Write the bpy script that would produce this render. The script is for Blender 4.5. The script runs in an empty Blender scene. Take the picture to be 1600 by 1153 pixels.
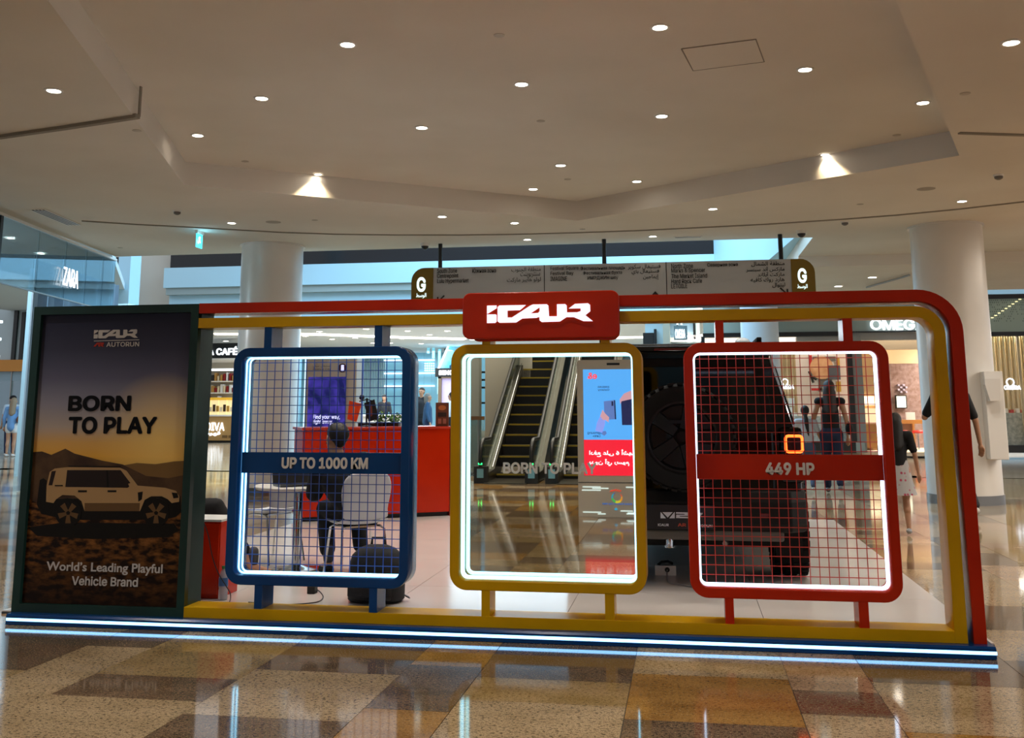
import bpy, bmesh, math, random
from mathutils import Vector, Matrix
random.seed(7)
SC = bpy.context.scene
COL = SC.collection
PI = math.pi
# ------------------------------------------------------------------ camera, world, exposure
F, PY = 1603.6, 357.5                       # focal length and principal row of the 1600x1153 photograph
PITCH, ROLL, YAW = math.radians(9.79), math.radians(-.12), math.radians(9.42)
CAM = Vector((0, -6.399, 1.387))
FW = Vector((-math.sin(YAW)*math.cos(PITCH), math.cos(YAW)*math.cos(PITCH), math.sin(PITCH)))
_rt = Vector((math.cos(YAW), math.sin(YAW), 0)); _up = _rt.cross(FW)
RT = _rt*math.cos(ROLL)+_up*math.sin(ROLL); UP = -_rt*math.sin(ROLL)+_up*math.cos(ROLL)
cd = bpy.data.cameras.new('camera'); cam = bpy.data.objects.new('camera', cd); COL.objects.link(cam)
cam.matrix_world = Matrix(((RT.x, UP.x, -FW.x, CAM.x), (RT.y, UP.y, -FW.y, CAM.y), (RT.z, UP.z, -FW.z, CAM.z), (0, 0, 0, 1)))
cd.sensor_width = 36; cd.lens = F/1600*36; cd.shift_y = -(576.5-PY)/1600; cd.clip_end = 200; cd.clip_start = .05
SC.camera = cam
SC.view_settings.view_transform = 'Standard'; SC.view_settings.look = 'None'
SC.view_settings.gamma = 1; SC.view_settings.use_curve_mapping = False
SC.view_settings.exposure = 0.5
SC.cycles.use_denoising = True; SC.cycles.max_bounces = 8; SC.cycles.transparent_max_bounces = 12
SC.cycles.caustics_reflective = False; SC.cycles.caustics_refractive = False
SC.cycles.sample_clamp_indirect = 4
W = bpy.data.worlds.new('world'); SC.world = W; W.use_nodes = True
W.node_tree.nodes['Background'].inputs[0].default_value = (.80, .83, .88, 1)
W.node_tree.nodes['Background'].inputs[1].default_value = .6

def ray(x, y): return FW+RT*((x-800)/F)-UP*((y-PY)/F)
def at(x, y, Y):                            # pixel -> point on the upright plane at depth Y
    d = ray(x, y); return CAM+d*((Y-CAM.y)/d.y)
def onz(x, y, z=0.):                        # pixel -> point on a level plane
    d = ray(x, y); return CAM+d*((z-CAM.z)/d.z)
def lin(h):
    h = h.lstrip('#'); c = [int(h[i:i+2], 16)/255 for i in (0, 2, 4)]
    return tuple((v/12.92 if v <= .04045 else ((v+.055)/1.055)**2.4) for v in c)+(1,)
ZC, ZU = 4.04, 4.327                        # lower and raised ceiling
MY = .175                                   # mirror glass plane

def lamp(kind, name, loc, e, color=(1, 1, 1), **k):
    d = bpy.data.lights.new(name, kind); d.energy = e; d.color = color
    aim = k.pop('aim', None)
    for a, b in k.items(): setattr(d, a, b)
    o = bpy.data.objects.new(name, d); o.location = loc; COL.objects.link(o)
    if aim is not None: o.rotation_euler = (Vector(aim)-Vector(loc)).to_track_quat('-Z', 'Y').to_euler()
    return o
WARM = (1, .93, .83)
# daylight falling down the atrium, shop and mall light beyond it
lamp('AREA', 'skylight_lamp', (-4, 17.5, 9.5), 1700, (.36, .72, 1), shape='RECTANGLE', size=11, size_y=10)
lamp('AREA', 'far_hall_lamp', (-8, 33, 3.9), 2000, (.75, .9, 1), shape='RECTANGLE', size=16, size_y=14)
lamp('AREA', 'far_atrium_lamp', (-8, 43, 9), 6500, (.45, .8, 1), shape='RECTANGLE', size=20, size_y=6)
lamp('AREA', 'omega_shop_lamp', (6, 24.2, 3.4), 1500, (1, .92, .82), shape='RECTANGLE', size=12, size_y=1.6)
lamp('AREA', 'left_shop_lamp', (-15, 14, 3.9), 260, (.70, .88, 1), shape='RECTANGLE', size=5, size_y=12)
lamp('AREA', 'rear_hall_fill', (-3, -17, 5.4), 500, (1, .95, .86), shape='RECTANGLE', size=8, size_y=5)  # unseen area light added to brighten the rear hall in the mirror
lamp('AREA', 'right_hall_lamp', (9, 6, 3.9), 380, (1, .88, .72), shape='RECTANGLE', size=4, size_y=10)

# ------------------------------------------------------------------ materials
MATS = {}
def mat(name, hexc='#808080', rough=.5, metal=0, emis=None, es=0, spec=.5, coat=0, alpha=1):
    if name in MATS: return MATS[name]
    m = bpy.data.materials.new(name); m.use_nodes = True; b = m.node_tree.nodes['Principled BSDF']
    c = lin(hexc); b.inputs['Base Color'].default_value = c; b.inputs['Roughness'].default_value = rough
    b.inputs['Metallic'].default_value = metal; b.inputs['Specular IOR Level'].default_value = spec
    b.inputs['Coat Weight'].default_value = coat; b.inputs['Coat Roughness'].default_value = .06
    if emis: b.inputs['Emission Color'].default_value = lin(emis); b.inputs['Emission Strength'].default_value = es
    b.inputs['Alpha'].default_value = alpha
    m.diffuse_color = c; MATS[name] = m; return m
def nodes(m): return m.node_tree.nodes, m.node_tree.links, m.node_tree.nodes['Principled BSDF']
def noisy(m, c1, c2, scale=3., stretch=(1, 1, 1), lo=.35, hi=.65, bump=0, detail=3):
    N, L, b = nodes(m); g = N.new('ShaderNodeNewGeometry'); mp = N.new('ShaderNodeMapping'); mp.inputs['Scale'].default_value = stretch
    n = N.new('ShaderNodeTexNoise'); n.inputs['Scale'].default_value = scale; n.inputs['Detail'].default_value = detail
    r = N.new('ShaderNodeValToRGB'); r.color_ramp.elements[0].position = lo; r.color_ramp.elements[1].position = hi
    r.color_ramp.elements[0].color = lin(c1); r.color_ramp.elements[1].color = lin(c2)
    L.new(g.outputs['Position'], mp.inputs[0]); L.new(mp.outputs[0], n.inputs['Vector']); L.new(n.outputs['Fac'], r.inputs[0]); L.new(r.outputs[0], b.inputs['Base Color'])
    if bump:
        bp = N.new('ShaderNodeBump'); bp.inputs['Strength'].default_value = bump; bp.inputs['Distance'].default_value = .01
        L.new(n.outputs['Fac'], bp.inputs['Height']); L.new(bp.outputs[0], b.inputs['Normal'])
    return m
def glass(name, tint='#DFF0F2', refl=.12):
    if name in MATS: return MATS[name]
    m = bpy.data.materials.new(name); m.use_nodes = True; N = m.node_tree.nodes; L = m.node_tree.links; N.clear()
    o = N.new('ShaderNodeOutputMaterial'); t = N.new('ShaderNodeBsdfTransparent'); t.inputs[0].default_value = lin(tint)
    g = N.new('ShaderNodeBsdfGlossy'); g.inputs['Roughness'].default_value = .02
    lw = N.new('ShaderNodeLayerWeight'); lw.inputs[0].default_value = .25
    mth = N.new('ShaderNodeMath'); mth.operation = 'MULTIPLY_ADD'; mth.inputs[1].default_value = .6; mth.inputs[2].default_value = refl*.4
    mx = N.new('ShaderNodeMixShader'); L.new(lw.outputs['Fresnel'], mth.inputs[0]); L.new(mth.outputs[0], mx.inputs[0])
    L.new(t.outputs[0], mx.inputs[1]); L.new(g.outputs[0], mx.inputs[2]); L.new(mx.outputs[0], o.inputs[0]); MATS[name] = m; return m
def granite(name, base, vein, speck, amount):
    m = mat('granite_'+name, base, rough=.07, spec=.36); N, L, b = nodes(m)
    g = N.new('ShaderNodeNewGeometry')
    def ns(scale, st, det, lo, hi):
        mp = N.new('ShaderNodeMapping'); mp.inputs['Scale'].default_value = st; mp.inputs['Rotation'].default_value = (0, 0, random.uniform(-.3, .3)); L.new(g.outputs['Position'], mp.inputs[0])
        n = N.new('ShaderNodeTexNoise'); n.inputs['Scale'].default_value = scale; n.inputs['Detail'].default_value = det; L.new(mp.outputs[0], n.inputs['Vector'])
        mr = N.new('ShaderNodeMapRange'); mr.inputs['From Min'].default_value = lo; mr.inputs['From Max'].default_value = hi; L.new(n.outputs['Fac'], mr.inputs[0]); return mr.outputs[0]
    def mix(f, a, c, amt):
        x = N.new('ShaderNodeMix'); x.data_type = 'RGBA'; mm = N.new('ShaderNodeMath'); mm.operation = 'MULTIPLY'; mm.inputs[1].default_value = amt
        L.new(f, mm.inputs[0]); L.new(mm.outputs[0], x.inputs[0])
        if isinstance(a, tuple): x.inputs[6].default_value = a
        else: L.new(a, x.inputs[6])
        x.inputs[7].default_value = c; return x.outputs[2]
    c = mix(ns(3.2, (1, 1.7, 1), 5, .38, .66), lin(base), lin(vein), .85)
    c = mix(ns(75, (.7, 1, 1), 3, .53, .63), c, lin(speck), amount)
    c = mix(ns(170, (1, 1, 1), 2, .50, .60), c, lin(speck), amount*.7)
    c = mix(ns(110, (1, 1, 1), 2, .60, .68), c, lin('#E2CDA0'), .35)
    L.new(c, b.inputs['Base Color']); return m

# ------------------------------------------------------------------ mesh helpers
class MB:
    def __init__(s): s.v = []; s.f = []; s.mi = []
    def add(s, vs, fs, mi=0):
        o = len(s.v); s.v += [tuple(v) for v in vs]; s.f += [tuple(i+o for i in f) for f in fs]; s.mi += [mi]*len(fs); return s
    def box(s, x0, x1, y0, y1, z0, z1, mi=0):
        return s.add([(x, y, z) for z in (z0, z1) for x, y in ((x0, y0), (x1, y0), (x1, y1), (x0, y1))],
                     [(3, 2, 1, 0), (4, 5, 6, 7), (0, 1, 5, 4), (1, 2, 6, 5), (2, 3, 7, 6), (3, 0, 4, 7)], mi)
    def tube(s, pts, r, n=8, closed=False, mi=0, cap=True):
        P = [Vector(p) for p in pts]; k = len(P); rs = r if isinstance(r, (list, tuple)) else [r]*k; vs = []; prev = None
        for i, p in enumerate(P):
            a = P[i-1] if (i > 0 or closed) else P[i]; b = P[(i+1) % k] if (i < k-1 or closed) else P[i]
            t = (b-a).normalized() if (b-a).length > 1e-9 else Vector((0, 0, 1))
            if prev is None:
                ref = Vector((0, 0, 1)) if abs(t.z) < .9 else Vector((1, 0, 0)); u = t.cross(ref).normalized()
            else:
                u = prev-t*prev.dot(t); u = u.normalized() if u.length > 1e-6 else t.orthogonal().normalized()
            prev = u; w = t.cross(u)
            vs += [p+(u*math.cos(2*PI*j/n)+w*math.sin(2*PI*j/n))*rs[i] for j in range(n)]
        fs = []; m = k if closed else k-1
        for i in range(m):
            for j in range(n):
                a = i*n+j; b = i*n+(j+1) % n; c = ((i+1) % k)*n+(j+1) % n; d = ((i+1) % k)*n+j; fs.append((a, b, c, d))
        if cap and not closed: fs += [tuple(range(n-1, -1, -1)), tuple((k-1)*n+j for j in range(n))]
        return s.add(vs, fs, mi)
    def lathe(s, prof, c=(0, 0, 0), n=24, mi=0):      # prof: (r, z) list
        vs = [(c[0]+r*math.cos(2*PI*j/n), c[1]+r*math.sin(2*PI*j/n), c[2]+z) for r, z in prof for j in range(n)]
        fs = [(i*n+j, i*n+(j+1) % n, (i+1)*n+(j+1) % n, (i+1)*n+j) for i in range(len(prof)-1) for j in range(n)]
        fs += [tuple(range(n-1, -1, -1)), tuple((len(prof)-1)*n+j for j in range(n))]
        return s.add(vs, fs, mi)
    def ball(s, c, r, n=12, m=8, mi=0):
        rx, ry, rz = r if isinstance(r, (tuple, list)) else (r, r, r)
        vs = [(c[0], c[1], c[2]-rz)]
        for i in range(1, m):
            a = -PI/2+PI*i/m
            vs += [(c[0]+rx*math.cos(a)*math.cos(2*PI*j/n), c[1]+ry*math.cos(a)*math.sin(2*PI*j/n), c[2]+rz*math.sin(a)) for j in range(n)]
        vs.append((c[0], c[1], c[2]+rz)); fs = []; t = len(vs)-1
        for j in range(n):
            fs.append((0, 1+(j+1) % n, 1+j)); fs.append((t, t-n+j, t-n+(j+1) % n))
            for i in range(m-2): fs.append((1+i*n+j, 1+i*n+(j+1) % n, 1+(i+1)*n+(j+1) % n, 1+(i+1)*n+j))
        return s.add(vs, fs, mi)
    def loft(s, rings, mi=0, caps=True, closed=True):
        n = len(rings[0]); vs = [p for r in rings for p in r]; fs = []
        for i in range(len(rings)-1):
            for j in range(n if closed else n-1): fs.append((i*n+j, i*n+(j+1) % n, (i+1)*n+(j+1) % n, (i+1)*n+j))
        if caps and closed: fs += [tuple(range(n-1, -1, -1)), tuple((len(rings)-1)*n+j for j in range(n))]
        return s.add(vs, fs, mi)
    def prism(s, poly, axis, a, b, mi=0):   # poly in the plane of the other two axes
        def P(u, v, w): return {'x': (w, u, v), 'y': (u, w, v), 'z': (u, v, w)}[axis]
        n = len(poly); vs = [P(u, v, a) for u, v in poly]+[P(u, v, b) for u, v in poly]
        return s.add(vs, [tuple(range(n)), tuple(range(2*n-1, n-1, -1))]+[(i, n+i, n+(i+1) % n, (i+1) % n) for i in range(n)], mi)
    def mesh(s, name, mats, smooth=False, fix=True):
        me = bpy.data.meshes.new(name); me.from_pydata(s.v, [], s.f)
        for m in (mats if isinstance(mats, (list, tuple)) else [mats]): me.materials.append(m)
        if any(s.mi): me.polygons.foreach_set('material_index', s.mi)
        if fix:
            bm = bmesh.new(); bm.from_mesh(me); bmesh.ops.recalc_face_normals(bm, faces=bm.faces); bm.to_mesh(me); bm.free()
        if smooth:
            me.polygons.foreach_set('use_smooth', [True]*len(me.polygons))
            try: me.set_sharp_from_angle(angle=math.radians(40))
            except Exception: pass
        return me
    def build(s, name, m, parent=None, smooth=False, loc=None, rz=0, bevel=0):
        o = bpy.data.objects.new(name, s.mesh(name, m, smooth)); COL.objects.link(o)
        if parent: attach(o, parent)
        if loc is not None: o.location = loc
        if rz: o.rotation_euler.z = rz
        if bevel:
            b = o.modifiers.new('bevel', 'BEVEL'); b.width = bevel; b.segments = 2; b.limit_method = 'ANGLE'
        return o
def tag(o, label=None, cat=None, group=None, kind=None):
    if label: o['label'] = label
    if cat: o['category'] = cat
    if group: o['group'] = group
    if kind: o['kind'] = kind
    return o
def empty(name, loc, label, cat, group=None, rz=0):
    o = bpy.data.objects.new(name, None); o.location = loc; o.rotation_euler.z = rz; o.empty_display_size = .1; COL.objects.link(o)
    return tag(o, label, cat, group)
def box(name, x0, x1, y0, y1, z0, z1, m, parent=None, bevel=0):
    return MB().box(min(x0, x1), max(x0, x1), min(y0, y1), max(y0, y1), min(z0, z1), max(z0, z1)).build(name, m, parent, bevel=bevel)
def struct(o): o['kind'] = 'structure'; return o
def rrect(x0, x1, z0, z1, r, n=6):
    P = []
    for cx, cz, a in ((x1-r, z1-r, 0), (x0+r, z1-r, 90), (x0+r, z0+r, 180), (x1-r, z0+r, 270)):
        P += [(cx+r*math.cos(math.radians(a+90*i/n)), cz+r*math.sin(math.radians(a+90*i/n))) for i in range(n+1)]
    return P
def curve_mesh(c, name, m):
    o = bpy.data.objects.new('tmp', c); me0 = o.to_mesh(); me = me0.copy(); o.to_mesh_clear(); bpy.data.objects.remove(o); bpy.data.curves.remove(c)
    me.name = name; me.materials.clear(); me.materials.append(m); return me
def plate_mesh(loops, thick, name, m, bevel=0):   # filled outline with holes, lying in XY
    c = bpy.data.curves.new('tmp', 'CURVE'); c.dimensions = '2D'; c.fill_mode = 'BOTH'; c.extrude = max(thick/2-bevel, 1e-4)
    if bevel: c.bevel_depth = bevel; c.bevel_resolution = 1; c.offset = -bevel
    for Lp in loops:
        sp = c.splines.new('POLY'); sp.points.add(len(Lp)-1); sp.use_cyclic_u = True
        for p, q in zip(sp.points, Lp): p.co = (q[0], q[1], 0, 1)
    return curve_mesh(c, name, m)
def upright(me, y):                         # XY plate -> XZ plate centred on depth y, front towards -Y
    me.transform(Matrix(((1, 0, 0, 0), (0, 0, -1, y), (0, 1, 0, 0), (0, 0, 0, 1)))); return me
def plate(name, loops, y0, y1, m, parent=None, bevel=0, smooth=False):
    me = upright(plate_mesh(loops, abs(y1-y0), name, m, bevel), (y0+y1)/2)
    o = bpy.data.objects.new(name, me); COL.objects.link(o)
    return attach(o, parent) if parent else o
try:                                        # the plain grotesque that ships inside Blender, else the built-in face
    import os
    FONT = bpy.data.fonts.load(os.path.join(bpy.utils.system_resource('DATAFILES', path='fonts'), 'Inter.woff2'))
except Exception: FONT = None
def text_mesh(body, w, h, m, thick=.004, bold=0., res=3, align='L'):
    c = bpy.data.curves.new('tmp', 'FONT'); c.body = body; c.font = (FONT if max(map(ord, body)) < 0x600 else None) or c.font; c.extrude = .5; c.resolution_u = res
    me = curve_mesh(c, 'lettering', m)
    if bold:                                # heavier strokes: the same outline laid down around a small circle
        n = len(me.vertices); V0_ = [v.co.copy() for v in me.vertices]; F0 = [tuple(p.vertices) for p in me.polygons]; V, Fc = [], []
        ks = 8 if bold > .015 else 4
        for k in range(ks):
            d = Vector((math.cos(2*PI*(k+.5)/ks), math.sin(2*PI*(k+.5)/ks), 0))*bold; Fc += [tuple(i+len(V) for i in f) for f in F0]; V += [v+d+Vector((0, 0, .06*k)) for v in V0_]
        me = bpy.data.meshes.new('lettering'); me.from_pydata(V, [], Fc); me.materials.append(m)
    xs = [v.co.x for v in me.vertices]; ys = [v.co.y for v in me.vertices]
    x0, x1, y0, y1 = min(xs), max(xs), min(ys), max(ys)
    sx = w/(x1-x0) if w else h/(y1-y0); sy = h/(y1-y0) if h else sx
    off = {'L': x0, 'C': (x0+x1)/2, 'R': x1}[align]
    me.transform(Matrix(((sx, 0, 0, -off*sx), (0, sy, 0, -y0*sy), (0, 0, thick, 0), (0, 0, 0, 1)))); return me
def text(body, p, w, h, m, parent=None, name='lettering', thick=.004, bold=0., res=3, face=-1, ang=0., align='L'):
    """lettering standing upright with its lower left corner at p, facing -Y (face=-1) or +Y (face=1); ang turns it about Z"""
    me = text_mesh(body, w, h, m, thick, bold, res, align); me.transform(Matrix.Rotation(PI/2, 4, 'X'))
    o = bpy.data.objects.new(name, me); COL.objects.link(o); o.location = p; o.rotation_euler.z = ang+(PI if face > 0 else 0)
    return attach(o, parent) if parent else o
def wm(o): return (wm(o.parent) @ o.matrix_parent_inverse @ o.matrix_basis) if o.parent else o.matrix_basis.copy()
def attach(o, parent):                      # parent an object that was built in world coordinates
    o.parent = parent; o.matrix_parent_inverse = wm(parent).inverted(); return o
def px_text(body, x0, x1, ytop, ybot, Y, m, parent=None, **k):   # lettering filling a pixel box on the plane at depth Y
    a = at(x0, ybot, Y); b = at(x1, ybot, Y); t = at((x0+x1)/2, ytop, Y); bt = at((x0+x1)/2, ybot, Y)
    return text(body, ((a.x), Y, (a.z+b.z)/2), b.x-a.x, t.z-bt.z, m, parent, **k)
def cyl(name, c, r, z0, z1, m, parent=None, n=24, smooth=True):
    return MB().lathe([(r, z0), (r, z1)], (c[0], c[1], 0), n).build(name, m, parent, smooth)
# arabic lettering: joined presentation forms in visual order
_AR = {}
for ch, b, n in (('ا', 0xFE8D, 2), ('ب', 0xFE8F, 4), ('ة', 0xFE93, 2), ('ت', 0xFE95, 4), ('ج', 0xFE9D, 4), ('د', 0xFEA9, 2), ('ر', 0xFEAD, 2), ('س', 0xFEB1, 4), ('ش', 0xFEB5, 4), ('ط', 0xFEC1, 4), ('ع', 0xFEC9, 4), ('ف', 0xFED1, 4), ('ق', 0xFED5, 4), ('ك', 0xFED9, 4), ('ل', 0xFEDD, 4), ('م', 0xFEE1, 4), ('ن', 0xFEE5, 4), ('ه', 0xFEE9, 4), ('و', 0xFEED, 2), ('ى', 0xFEEF, 2), ('ي', 0xFEF1, 4), ('أ', 0xFE83, 2), ('إ', 0xFE87, 2), ('آ', 0xFE81, 2)): _AR[ch] = (b, n)
def arabic(t):
    out = []
    for i, ch in enumerate(t):
        if ch not in _AR: out.append(ch); continue
        b, n = _AR[ch]; pj = i > 0 and t[i-1] in _AR and _AR[t[i-1]][1] == 4; nj = n == 4 and i+1 < len(t) and t[i+1] in _AR
        out.append(chr(b+(3 if pj and nj else 2 if nj else 1 if pj else 0)))
    return ''.join(reversed(out))

M_ceil = noisy(mat('ceiling_plaster', '#E2DCD2', .9, spec=.2), '#DED7CC', '#E6E0D6', .6)
M_white = mat('white_paint', '#E6E3DE', .35); M_colm = noisy(mat('column_paint', '#E0DCD6', .28), '#DAD6D0', '#E6E2DC', 1.2)
M_red = noisy(mat('red_lacquer', '#BE2606', .25, spec=.25), '#B82205', '#C42A08', 2); M_yel = noisy(mat('yellow_lacquer', '#CFA000', .28, spec=.25), '#C89A00', '#D6A602', 2)
M_blue = noisy(mat('blue_lacquer', '#053E7A', .22, spec=.25), '#053A74', '#064484', 2); M_green = noisy(mat('green_lacquer', '#14342F', .4, spec=.25), '#122F2B', '#183A35', 3)
M_led = mat('light_rope', '#DDF6FF', .4, emis='#8FE0FF', es=2.6); M_ledw = mat('white_light_rope', '#EAF6FF', .4, emis='#C4E2FF', es=2.4); M_strip = mat('light_strip', '#DDF4FF', .4, emis='#80C8FF', es=2.6)
M_black = mat('black_plastic', '#0A0A0B', .45); M_dark = mat('dark_metal', '#15171A', .4); M_chrome = mat('chrome', '#C9CBCD', .12, 1); M_steel = mat('brushed_steel', '#8C8A86', .32, 1)
M_lite = mat('lamp_disc', '#FFFFFF', .4, emis='#FFF3DF', es=22); M_letw = mat('white_lit_letters', '#FFFFFF', .4, emis='#E8F4FF', es=.95); M_print = mat('grey_print', '#E6E4E0', .6)
M_platf = noisy(mat('white_platform_board', '#D2CAC4', .16, spec=.45), '#CEC6C0', '#D6CFC9', .8)
M_glass = glass('clear_glass'); M_bglass = glass('blue_glass', '#D4E4EA', .3)
M_mirror = mat('mirror_silver', '#E6E4DA', .006, 1)
# ------------------------------------------------------------------ setting: floor
GR = {'tan': granite('tan', '#BCA482', '#A48C6A', '#483A2C', .8), 'brown': granite('brown', '#7E6854', '#66523E', '#2C2218', .75), 'gold': granite('gold', '#AC8248', '#8E6634', '#42301C', .5),
      'olive': granite('olive', '#AA9068', '#90784E', '#483A28', .65), 'pink': granite('pink', '#BC9C7C', '#9E7C60', '#4A362A', .75)}
GN = list(GR)
M_grout = mat('grout', '#2A241E', .6)
floor = struct(box('floor', -30, 22, -24, 52, -.2, -.0035, M_grout))
# tile columns run away from the viewer: two wide (0.8 m) and one narrow (0.4 m), repeating every 2 m
KNOWN = {-3.519: [(-.516, 'brown'), (-1.709, 'tan')], -3.111: [(-1.097, 'olive'), (-1.504, 'brown')], -2.312: [(-.882, 'brown'), (-1.70, 'tan')], -1.517: [(-.655, 'gold'), (-1.484, 'brown')],
         -1.114: [(-.855, 'brown'), (-1.272, 'olive')], -.319: [(-.656, 'tan'), (-1.464, 'gold')], .480: [(-.848, 'pink'), (-1.26, 'brown')], .879: [(-.639, 'brown'), (-1.46, 'tan')],
         1.683: [(1.59, 'tan'), (.76, 'brown'), (-.06, 'tan'), (-.64, 'brown')], -4.319: [(-1.098, 'brown'), (-1.6, 'olive')]}
BELOW = {-3.519: 'tan', -3.111: 'tan', -2.312: 'brown', -1.517: 'gold', -1.114: 'tan', -.319: 'brown', .48: 'tan', .879: 'gold', 1.683: 'tan', -4.319: 'tan'}
cols = [(-3.519+2*k+d, w) for k in range(-8, 8) for d, w in ((0, .408), (.408, .797), (1.205, .795))]
rng = random.Random(3); TL = []
for cx, cw in cols:
    key = next((k for k in KNOWN if abs(k-cx) < .02), None)
    if key is not None: bs = KNOWN[key]; top = bs[0][0]; seq = [(bs[i][0], bs[i-1][0], bs[i-1][1]) for i in range(1, len(bs))]; y0 = bs[-1][0]; lowtone = bs[-1][1]
    else: top = y0 = rng.uniform(-1, -.2); seq = []; lowtone = rng.choice(GN)
    if key is not None:
        ln = .4 if lowtone in ('brown', 'olive') and key != 1.683 else .81
        seq2 = []
        # bs[i] = (upper boundary of nothing): first tone lies above the first boundary, the last tone below... keep explicit order
        seq = []
        up, t0 = bs[0]; seq.append((up, up+.82, t0))
        for i in range(1, len(bs)): seq.append((bs[i][0], bs[i-1][0], bs[i][1]))
        y0 = bs[-1][0]; top = bs[0][0]+.82; seq.append((y0-.81, y0, BELOW[key])); y0 -= .81
    y = top; k = 0; last = None
    while y < 15:
        ln = rng.choice((.4, .8, .8)); tn = rng.choice([g for g in ('tan', 'brown', 'olive', 'pink', 'tan', 'brown') if g != last]); last = tn; seq.append((y, y+ln, tn)); y += ln
    y = y0
    while y > -15:
        ln = rng.choice((.4, .8)); tn = rng.choice([g for g in ('tan', 'brown', 'olive', 'gold', 'tan', 'brown') if g != last]); last = tn; seq.append((y-ln, y, tn)); y -= ln
    for a, b, tn in seq: TL.append((cx, cw, a, b, tn))
def under(x0, x1, a, b): return x0 > -4.6 and x1 < 1.70 and a > .35 and b < 6.85
TL = [t for t in TL if not under(t[0], t[0]+t[1], t[2], t[3])]
def rank(t):
    x, y = t[0]+t[1]/2, (t[2]+t[3])/2
    if y < -3.2: return 60-y*3 if abs(x+.8) < 2.6 and y > -13 else 500-y
    return abs(y+1)*2.0+abs(x+.5)*.6 if y > -2.7 else 300
TL.sort(key=rank)
cache = {}; g_ = .0018
for cx, cw, a, b, tn in TL[:300]:
    key = (round(cw, 2), round(b-a, 2), tn); w, l = cw/2-g_, (b-a)/2-g_
    if key not in cache: cache[key] = MB().box(-w, w, -l, l, -.02, 0).mesh('tile', GR[tn])
    o = bpy.data.objects.new('tile', cache[key]); COL.objects.link(o); o.location = (cx+cw/2, (a+b)/2, 0); o.parent = floor
mb = MB()
for cx, cw, a, b, tn in TL[300:]:
    if tn: mb.box(cx+g_, cx+cw-g_, a+g_, b-g_, -.02, 0, GN.index(tn))
o = mb.build('tile_field', [GR[k] for k in GN], floor); o['kind'] = 'stuff'
M_far = mat('far_granite', '#9A8A74', .12); noisy(M_far, '#8C7A64', '#A89A86', .9, (.4, 2.2, 1), .4, .6)
mb = MB()
for i in range(-30, 22, 2):
    for j in range(15, 52, 2): mb.box(i+.004, i+1.996, j+.004, j+1.996, -.02, 0)
for i in range(-30, -20, 2):
    for j in range(-15, 15, 2): mb.box(i+.004, i+1.996, j+.004, j+1.996, -.02, 0)
for i in range(12, 22, 2):
    for j in range(-15, 15, 2): mb.box(i+.5, i+2.496, j+.004, j+1.996, -.02, 0)
for i in range(-20, 12, 2):
    for j in range(-24, -15, 2): mb.box(i+.004, i+1.996, j+.004, j+1.996, -.02, 0)
o = mb.build('far_tile_field', M_far, floor); o['kind'] = 'stuff'

# white boarded platform under the car: boards with thin seams
plat = tag(box('exhibition_platform', -4.64, 1.735, .27, 6.915, .0005, .012, mat('platform_edge', '#3A3F46', .4)), 'low white boarded platform under the black car and the white chairs', 'platform')
xs = [-4.64, -3.35, -2.07, -.82, .462, 1.735]; ys = [.27, 1.637, 3.0, 4.36, 5.72, 6.915]
for i in range(5):
    for j in range(5):
        attach(box('board', xs[i]+.002, xs[i+1]-.002, ys[j]+.002, ys[j+1]-.002, .012, .02, M_platf), plat)
PZ = .02

# ------------------------------------------------------------------ setting: ceiling with raised bay
KITE = [(-1.465, 8.245), (3.0, 5.03), (-.33, -5.0), (-2.6, -5.0), (-5.92, 4.97)]
low = [(-10.0, 10.42), (2.1, 10.42), (2.1, 12.6), (9.5, 12.6), (9.5, -14), (-8.2, -14), (-8.2, 4.0), (-9.3, 6.3)]
me = plate_mesh([low, KITE], ZU-ZC, 'ceiling', M_ceil); me.transform(Matrix.Translation((0, 0, (ZC+ZU)/2)))
ceil = struct(bpy.data.objects.new('ceiling', me)); COL.objects.link(ceil)
up = MB().prism([(-7, 9.2), (4.2, 9.2), (4.2, -6), (-7, -6)], 'z', ZU, ZU+.1).build('raised_panel', M_ceil, ceil)
M_gap = mat('shadow_gap_strip', '#8F877B', .9)  # darker grey stands in for the shade inside the recessed ceiling joints
def strip(pts, w, h, z=ZC):
    mb = MB(); R = []
    for i, p in enumerate(pts):
        a = Vector(pts[max(i-1, 0)]); b = Vector(pts[min(i+1, len(pts)-1)]); t = (b-a).normalized(); n = Vector((-t.y, t.x))*w/2
        R.append([(p[0]-n.x, p[1]-n.y, z-h), (p[0]+n.x, p[1]+n.y, z-h), (p[0]+n.x, p[1]+n.y, z+.01), (p[0]-n.x, p[1]-n.y, z+.01)])
    return mb.loft(R)
arc = [(-8.53, 6.99), (-7.9, 7.4), (-7.22, 7.77), (-6.07, 8.44), (-5.3, 8.75), (-4.39, 8.99), (-3.4, 9.17), (-2.59, 9.25), (-1.6, 9.27), (-.6, 9.24), (.35, 9.13), (1.29, 9.01), (2.3, 8.79), (3.03, 8.58), (3.8, 8.25), (4.51, 7.85), (6, 7.0)]
struct(strip(arc, .05, .012).build('trim_1', M_gap)); struct(strip([(-4.905, 2.07), (-5.8, 2.31), (-6.62, 2.51), (-8.1, 2.9)], .06, .03).build('trim_2', M_gap))
struct(strip([(2.75, 4.02), (3.42, 4.22), (5.0, 4.7)], .05, .015).build('trim_3', M_gap))
p0 = at(217, 182, onz(217, 182, ZC).y); struct(box('trim_4', p0.x-.002, p0.x+.012, p0.y-.02, p0.y+.01, ZC, ZU, M_gap))
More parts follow.
